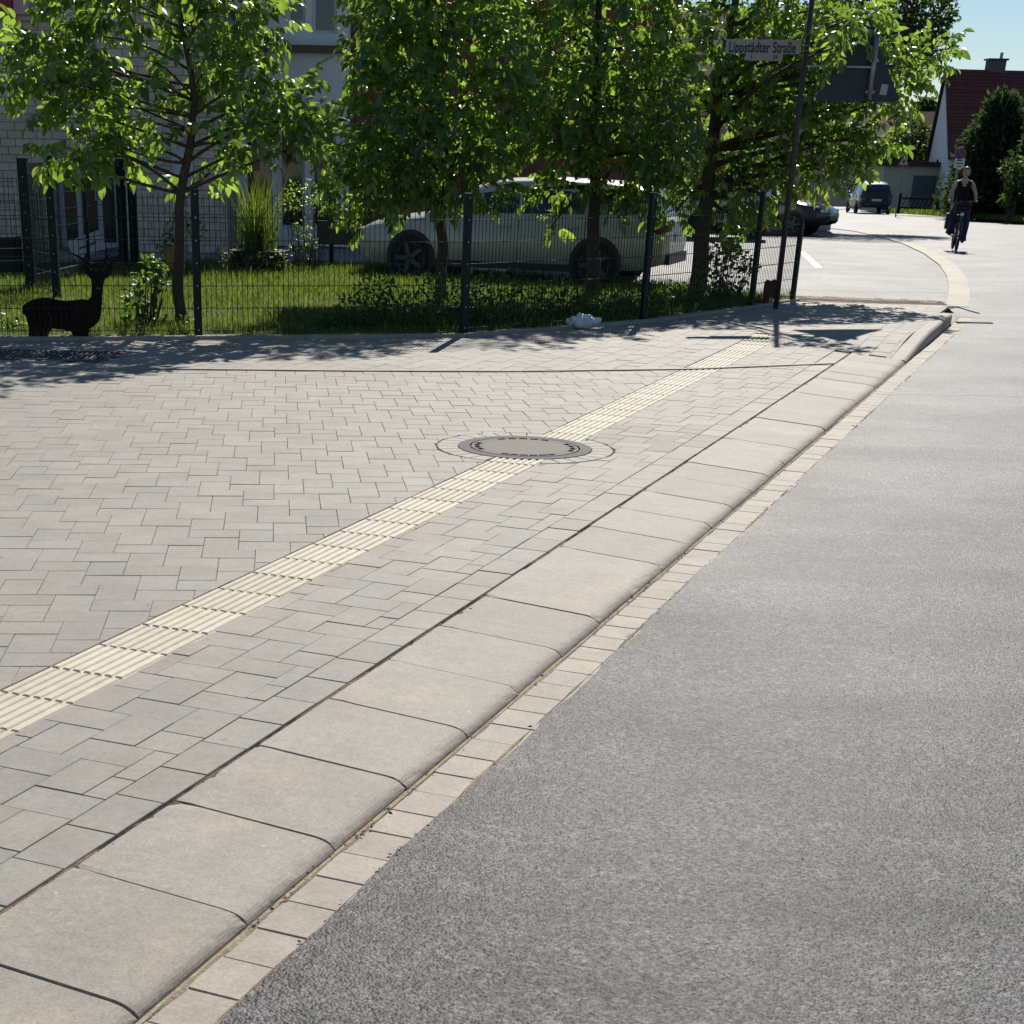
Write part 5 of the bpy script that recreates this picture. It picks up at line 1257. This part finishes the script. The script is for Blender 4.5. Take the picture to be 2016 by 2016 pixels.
# ================================================================== FAR SIDE OF THE BEND
# footway and kerb beyond the road
YF0 = [GR(u, v) for u, v in ((2140, 452), (2016, 438), (1930, 427), (1860, 420), (1800, 416), (1740, 413), (1680, 411))]
vs = []
for p in YF0:
    q = p*1.0; vs += [(p[0], p[1], zr(p[1])+.10), (p[0]+.3, p[1]+2.2, zr(p[1]+2.2)+.11)]
M_farwalk = mat('far_footway', (.36, .33, .30), .85, .25, noise=[(1, .1), (9, .1)])
tag(MB().add(vs, [(2*i, 2*i+1, 2*i+3, 2*i+2) for i in range(len(YF0)-1)]).build('far_footway', M_farwalk), 'pale footway on the far side of the bend', 'footway', None, 'structure')
fk = thing('far_kerb', 'low kerb along the far side of the bend', 'kerb', kind='structure')
for a, b in zip(YF0[:-1], YF0[1:]):
    n = max(1, int(np.linalg.norm(b-a)/1.0)); d = (b-a)/n
    for i in range(n): p, q = a+d*i, a+d*(i+.99); MB().beam((p[0], p[1], zr(p[1])+.03), (q[0], q[1], zr(q[1])+.03), .14, .16).build('kerb_stone', M_kerb, fk)
# verge and gardens
vs = []
for p in YF0: vs += [(p[0]+.3, p[1]+2.2, zr(p[1]+2.2)+.09), (p[0]*2.6, 210, zr(185)+.1)]
tag(MB().add(vs, [(2*i, 2*i+1, 2*i+3, 2*i+2) for i in range(len(YF0)-1)]).build('garden_ground', M_turf), 'grass and garden ground beyond the far footway', 'garden', None, 'structure')
# low garden fence of crossed pales
YG = 88.0; gf = thing('garden_fence', 'low dark wooden garden fence below the white house', 'fence', (0, 0, 0)); M_wood = mat('dark_wood', (.045, .03, .022), .85, .2, noise=(10, .3))
x0, x1 = AT(1770, 400, YG)[0], AT(2016, 400, YG)[0]; zg_ = zr(YG)+.1
for x in np.arange(x0, x1, 2.0): MB().box((x, YG, zg_+.5), (.14, .14, 1.0)).build('post', M_wood, gf)
for z in (.3, .75): MB().box(((x0+x1)/2, YG-.06, zg_+z), (x1-x0, .05, .08)).build('rail', M_wood, gf)
for x in np.arange(x0, x1, .22):
    MB().beam((x, YG-.1, zg_+.1), (x+.35, YG-.1, zg_+.9), .03, .06, (0, 1, 0)).build('pale', M_wood, gf)
# white gabled house
DH = 100.0; zb0 = zr(DH)
def PX(u, v, d=DH): return AT(u, v, d)
rid = PX(1862, 139); le = PX(1822, 325, DH+5.0)
hs = thing('white_house', 'white gabled house with steep red brown tiled roof and chimney', 'house', (rid[0], DH, zb0))
rz_ = rid[2]-zb0
gx = le[0]-rid[0]*1.0            # gable leans back to the left
be = np.array([le[0]-rid[0], 5.0, le[2]-zb0]); fe = np.array([-0.15, -3.4, 2.9]); Wd = np.array([13.0, 1.2, 0.0])
top0 = np.array([0, 0, rz_]); 
wl = [np.array([be[0]+.06, 4.7, 0]), np.array([-.02, -2.95, 0])]
vs = [(*wl[0][:2], -.3), (*wl[1][:2], -.3), (wl[1][0], wl[1][1], fe[2]), (0.12, 0.1, rz_-.25), (wl[0][0], wl[0][1], be[2])]
n = len(vs); vs2 = [(x+Wd[0], y+Wd[1], z) for x, y, z in vs]
MB().add(vs+vs2, [tuple(range(n)), tuple(range(2*n-1, n-1, -1))]+[(i, n+i, n+(i+1) % n, (i+1) % n) for i in range(n)]).build('wall', M_render_white, hs)
def slab(P, th, m, name, parent):
    P = [Vector(p) for p in P]; nn = (P[1]-P[0]).cross(P[2]-P[0]).normalized()
    if nn.z < 0: nn = -nn
    n = len(P); return MB().add([p+nn*th for p in P]+P, [tuple(range(n)), tuple(range(2*n-1, n-1, -1))]+[(i, n+i, n+(i+1) % n, (i+1) % n) for i in range(n)]).build(name, m, parent)
ov = np.array([-.05, 0, 0])
rf = slab([fe+ov, fe+Wd, top0+Wd, top0+ov], .14, M_rooft, 'front_roof', hs); slab([top0+ov+[0, .01, 0], top0+Wd, be+Wd, be+ov], .14, mat('verge_dark', (.05, .03, .028), .7, .3), 'rear_roof', hs)
sl_ = np.array(top0-fe); nrow = 26
for r in range(nrow):
    a = fe+sl_*(r/nrow)+ov; b2 = a+Wd-ov; nn = Vector(Wd).cross(Vector(sl_)).normalized(); nn = nn if nn.z > 0 else -nn
    P0 = Vector(a)+nn*.142; P1 = Vector(b2)+nn*.142; d_ = Vector(sl_/nrow)
    MB().add([P0+nn*.035, P1+nn*.035, P1+d_+nn*.003, P0+d_+nn*.003, P0, P1], [(0, 1, 2, 3), (4, 5, 1, 0)]).build('tile_course', M_rooft, rf)
cp = PX(1963, 140); ch = ob('chimney', None, hs, (cp[0]-rid[0], .4, rz_-.4)); MB().box((0, 0, .45), (.95, .7, 1.1)).build('stack', mat('chimney_grey', (.12, .11, .11), .8, .3), ch); MB().box((0, 0, 1.03), (1.15, .9, .09)).build('cap', M_black, ch); MB().tube([(.25, 0, 1.0), (.25, 0, 1.4)], .09, 10).build('flue', M_galv, ch)
wp = PX(1846, 352, DH-1)
wv_ = ob('window', None, hs, (*(wl[0]+(wl[1]-wl[0])*.62)[:2]-np.array([.05, 0]), 2.15), (0, 0, math.atan2(wl[1][1]-wl[0][1], wl[1][0]-wl[0][0]))); MB().box((0, 0, 0), (1.5, .1, 1.7)).build('frame', M_white, wv_); MB().box((0, -.04, 0), (1.3, .06, 1.5)).build('pane', M_glass, wv_); MB().box((0, -.08, -.9), (1.7, .2, .08)).build('sill', M_galv, wv_)
# garage
gp_ = PX(1812, 400, 99.0); ga = thing('garage', 'flat roofed cream garage with dark door beside the white house', 'garage', (gp_[0], 99.0, zr(99)))
M_cream = mat('cream_render', (.50, .46, .36), .85, .2, noise=(2, .06))
MB().box((-.6, 2, 1.25), (3.6, 4, 2.5)).build('wall', M_cream, ga); MB().box((-.6, 1.9, 2.62), (4.1, 4.6, .26)).build('roof', mat('bitumen', (.06, .04, .04), .8, .3), ga); MB().box((.05, -.03, 1.02), (1.35, .06, 2.0)).build('door', mat('grey_green_door', (.08, .10, .10), .6, .4), ga); MB().box((1.0, -.03, 1.0), (.35, .05, 1.95)).build('side_door', M_black, ga)
# houses further back
for k, (u, v, d, w, h, lab) in enumerate(((1790, 216, 135, 12, 6.2, 'distant house with dark red roof behind the white gable'), (1690, 225, 128, 8, 5.0, 'distant house with brown roof left of the garage'))):
    p = AT(u, v, d); hh = p[2]-zr(d); t = thing('distant_house', lab, 'house', (p[0], d, zr(d))); MB().box((0, 4, hh*.26), (w, 8, hh*.52)).build('wall', M_pink if k == 0 else M_cream, t)
    MB().add([(-w*.54, -.6, hh*.5), (w*.54, -.6, hh*.5), (w*.54, 8.6, hh*.5), (-w*.54, 8.6, hh*.5), (-w*.54, 4, hh), (w*.54, 4, hh)], [(0, 1, 5, 4), (2, 3, 4, 5), (0, 4, 3), (1, 2, 5), (0, 3, 2, 1)]).build('roof', M_rooft, t)
    MB().box((-w*.3, 3.8, hh), (.6, .6, 1.1)).build('chimney', M_timber, t)
    for x in (-w*.28, w*.2): MB().box((x, -.03, hh*.28), (1.2, .06, 1.2)).build('window', M_glass, t)
# conifers and far trees
def mass(name, label, cat, base, clumps, m, llen, ratio=.55, trunk=None, group=None, up=0.0):
    t = thing(name, label, cat, tuple(base), group=group); o = np.array(base); PP, AA, NN, LL = [], [], [], []
    for c, r, n in clumps:
        c = np.array(c)-o; r = np.array(r); p = c+rdir(n)*(rng.random((n, 1))**.33)*r*(1+.12*rng.normal(size=(n, 1))); PP.append(p)
        AA.append(unit(p-c)+rng.normal(size=(n, 3))*.5+np.array([0, 0, up])); NN.append(rdir(n)+np.array([0, 0, .4])); LL.append(llen*rng.uniform(.6, 1.3, n))
    P = np.concatenate(PP); L_ = np.concatenate(LL); k = P[:, 2] > 0.05
    leaves('crown', P[k], np.concatenate(AA)[k], np.concatenate(NN)[k], L_[k], L_[k]*ratio, m, t, simple=True)
    tr = trunk or [(0, 0, 0), (0, 0, 2.0)]
    tb = MB().tube(tr, [.22*(1-.7*i/(len(tr)-1)) for i in range(len(tr))], 8)
    for c, r, n in clumps[::2]:
        c = Vector(np.array(c)-o); s_ = Vector(tr[-1])*.8; tb.tube([s_, (s_+c)/2+Vector((0, 0, .2)), c], [.09, .06, .03], 5)
    tb.build('trunk', M_bark, t); return t
def cone_clumps(u, vt, vb, wpx, d, n, fx=0.0):
    out = []; k = 9
    for i in range(k):
        f = (i+.5)/k; v = vt+(vb-vt)*f; r = wpx*(0.12+0.88*f**0.75)*(1 if f < .9 else .92); c = AT(u+fx*f, v, d); m_ = d/3400
        out.append((c, (r*m_*.85, r*m_*.85, (vb-vt)/k*m_*1.1), int(n*(0.25+f))))
    return out
for k, (u, vt, vb, wpx, d, n, lab) in enumerate(((1972, 200, 430, 150, 80, 2600, 'broad dark thuja towering behind the cyclist'), (2052, 215, 440, 90, 76, 1500, 'dark thuja at the edge of the road beyond the fence'), (1900, 275, 420, 38, 86, 800, 'smaller dark conifer against the white house wall'))):
    p = AT(u, vb, d); mass('thuja', lab, 'conifer', (p[0], d, zr(d)), cone_clumps(u, vt, vb, wpx, d, n), M_thuja, .30, .5, group='conifers in front of the white house', up=.6)
def round_clumps(lst, d):
    out = []; m_ = d/3400
    for u, v, r, n in lst: c = AT(u, v, d+random.uniform(-.3, .3)*r*m_); out.append((c, (r*m_, r*m_, r*m_*.85), n))
    return out
D5 = 57.0
mass('roadside_tree', 'tall dark broadleaf tree rising behind the corner walnut', 'tree', (AT(1545, 440, D5)[0], D5, zr(D5)), round_clumps([(1760, 60, 70, 900), (1820, 30, 60, 800), (1700, 90, 70, 800), (1790, 110, 45, 500), (1640, 60, 80, 800), (1580, 100, 80, 700), (1850, 90, 32, 260), (1720, -20, 90, 1000), (1820, -50, 70, 800), (1630, -60, 90, 800), (1740, -130, 90, 800), (1640, 160, 60, 400), (1560, 0, 80, 500), (1500, 120, 80, 400), (1855, 30, 26, 160), (1800, 70, 50, 500)], D5), M_far, .17, .6, [(0, 0, 0), (.1, 0, 2.5), (0, .1, 5)])
D6 = 106.0
mass('garden_bush', 'light green garden bush left of the white gable', 'bush', (AT(1800, 400, D6)[0], D6, zr(D6)), round_clumps([(1790, 260, 34, 500), (1810, 290, 32, 450), (1770, 300, 34, 500), (1805, 320, 26, 300), (1755, 330, 30, 300)], D6), M_far, .30, .6)
mass('garden_bush', 'yellowish shrub behind the warning sign', 'bush', (AT(1765, 400, 105)[0], 105, zr(105)), round_clumps([(1765, 275, 22, 300), (1778, 290, 16, 160), (1745, 300, 26, 260)], 105), M_leaf, .30, .6)
mass('garden_bush', 'dark bush behind the departing grey car', 'bush', (AT(1725, 395, 112)[0], 112, zr(112)), round_clumps([(1745, 360, 20, 260), (1715, 355, 26, 260), (1782, 375, 10, 120), (1690, 350, 34, 400), (1640, 340, 44, 500), (1570, 340, 54, 600)], 112), M_far, .25, .6)
mass('garden_bush', 'light bush to the right of the dark conifers', 'bush', (AT(1990, 420, 74)[0], 74, zr(74)), round_clumps([(1993, 330, 24, 200), (2005, 370, 22, 200), (1985, 395, 16, 120), (2030, 350, 40, 300)], 74), M_far, .22, .6)
mass('distant_tree', 'small distant tree on the skyline beside the white gable', 'tree', (AT(1822, 220, 170)[0], 170, zr(170)), round_clumps([(1825, 208, 16, 200), (1810, 214, 12, 120), (1838, 212, 12, 120), (1760, 214, 10, 100), (1822, 240, 30, 300)], 170), M_far, .5, .7)
for k, (u, v, r, d, lab) in enumerate(((1330, 150, 120, 62, 'dense background tree behind the third walnut'), (1480, 200, 110, 66, 'dense background tree behind the corner walnut'), (1120, 160, 110, 60, 'dense background tree behind the car roof'))):
    mass('background_tree', lab, 'tree', (AT(u, 440, d)[0], d, zr(d)), round_clumps([(u+random.uniform(-.7, .7)*r, v+random.uniform(-1, .9)*r, r*.5, 420) for _ in range(14)], d), M_far, .2, .6, [(0, 0, 0), (0, 0, 3)], group='trees behind the car park')
P = np.c_[rng.uniform(AT(1760, 400, 90)[0], AT(2016, 400, 80)[0], 9000), rng.uniform(66, 92, 9000)]; P = np.c_[P, [zr(y)+.1 for y in P[:, 1]]]
P = P[P[:, 1] > 64+(P[:, 0]-20)*-.2]; H = rng.uniform(.08, .3, len(P)); V, T, at = blades(P, H, H*.5, rng.uniform(.02, .05, len(H)))
tag(ob('verge_grass', fast_mesh('verge_grass', V, T, M_grass, False, at)), 'rough grass verge below the garden fence', 'grass', None, 'stuff')
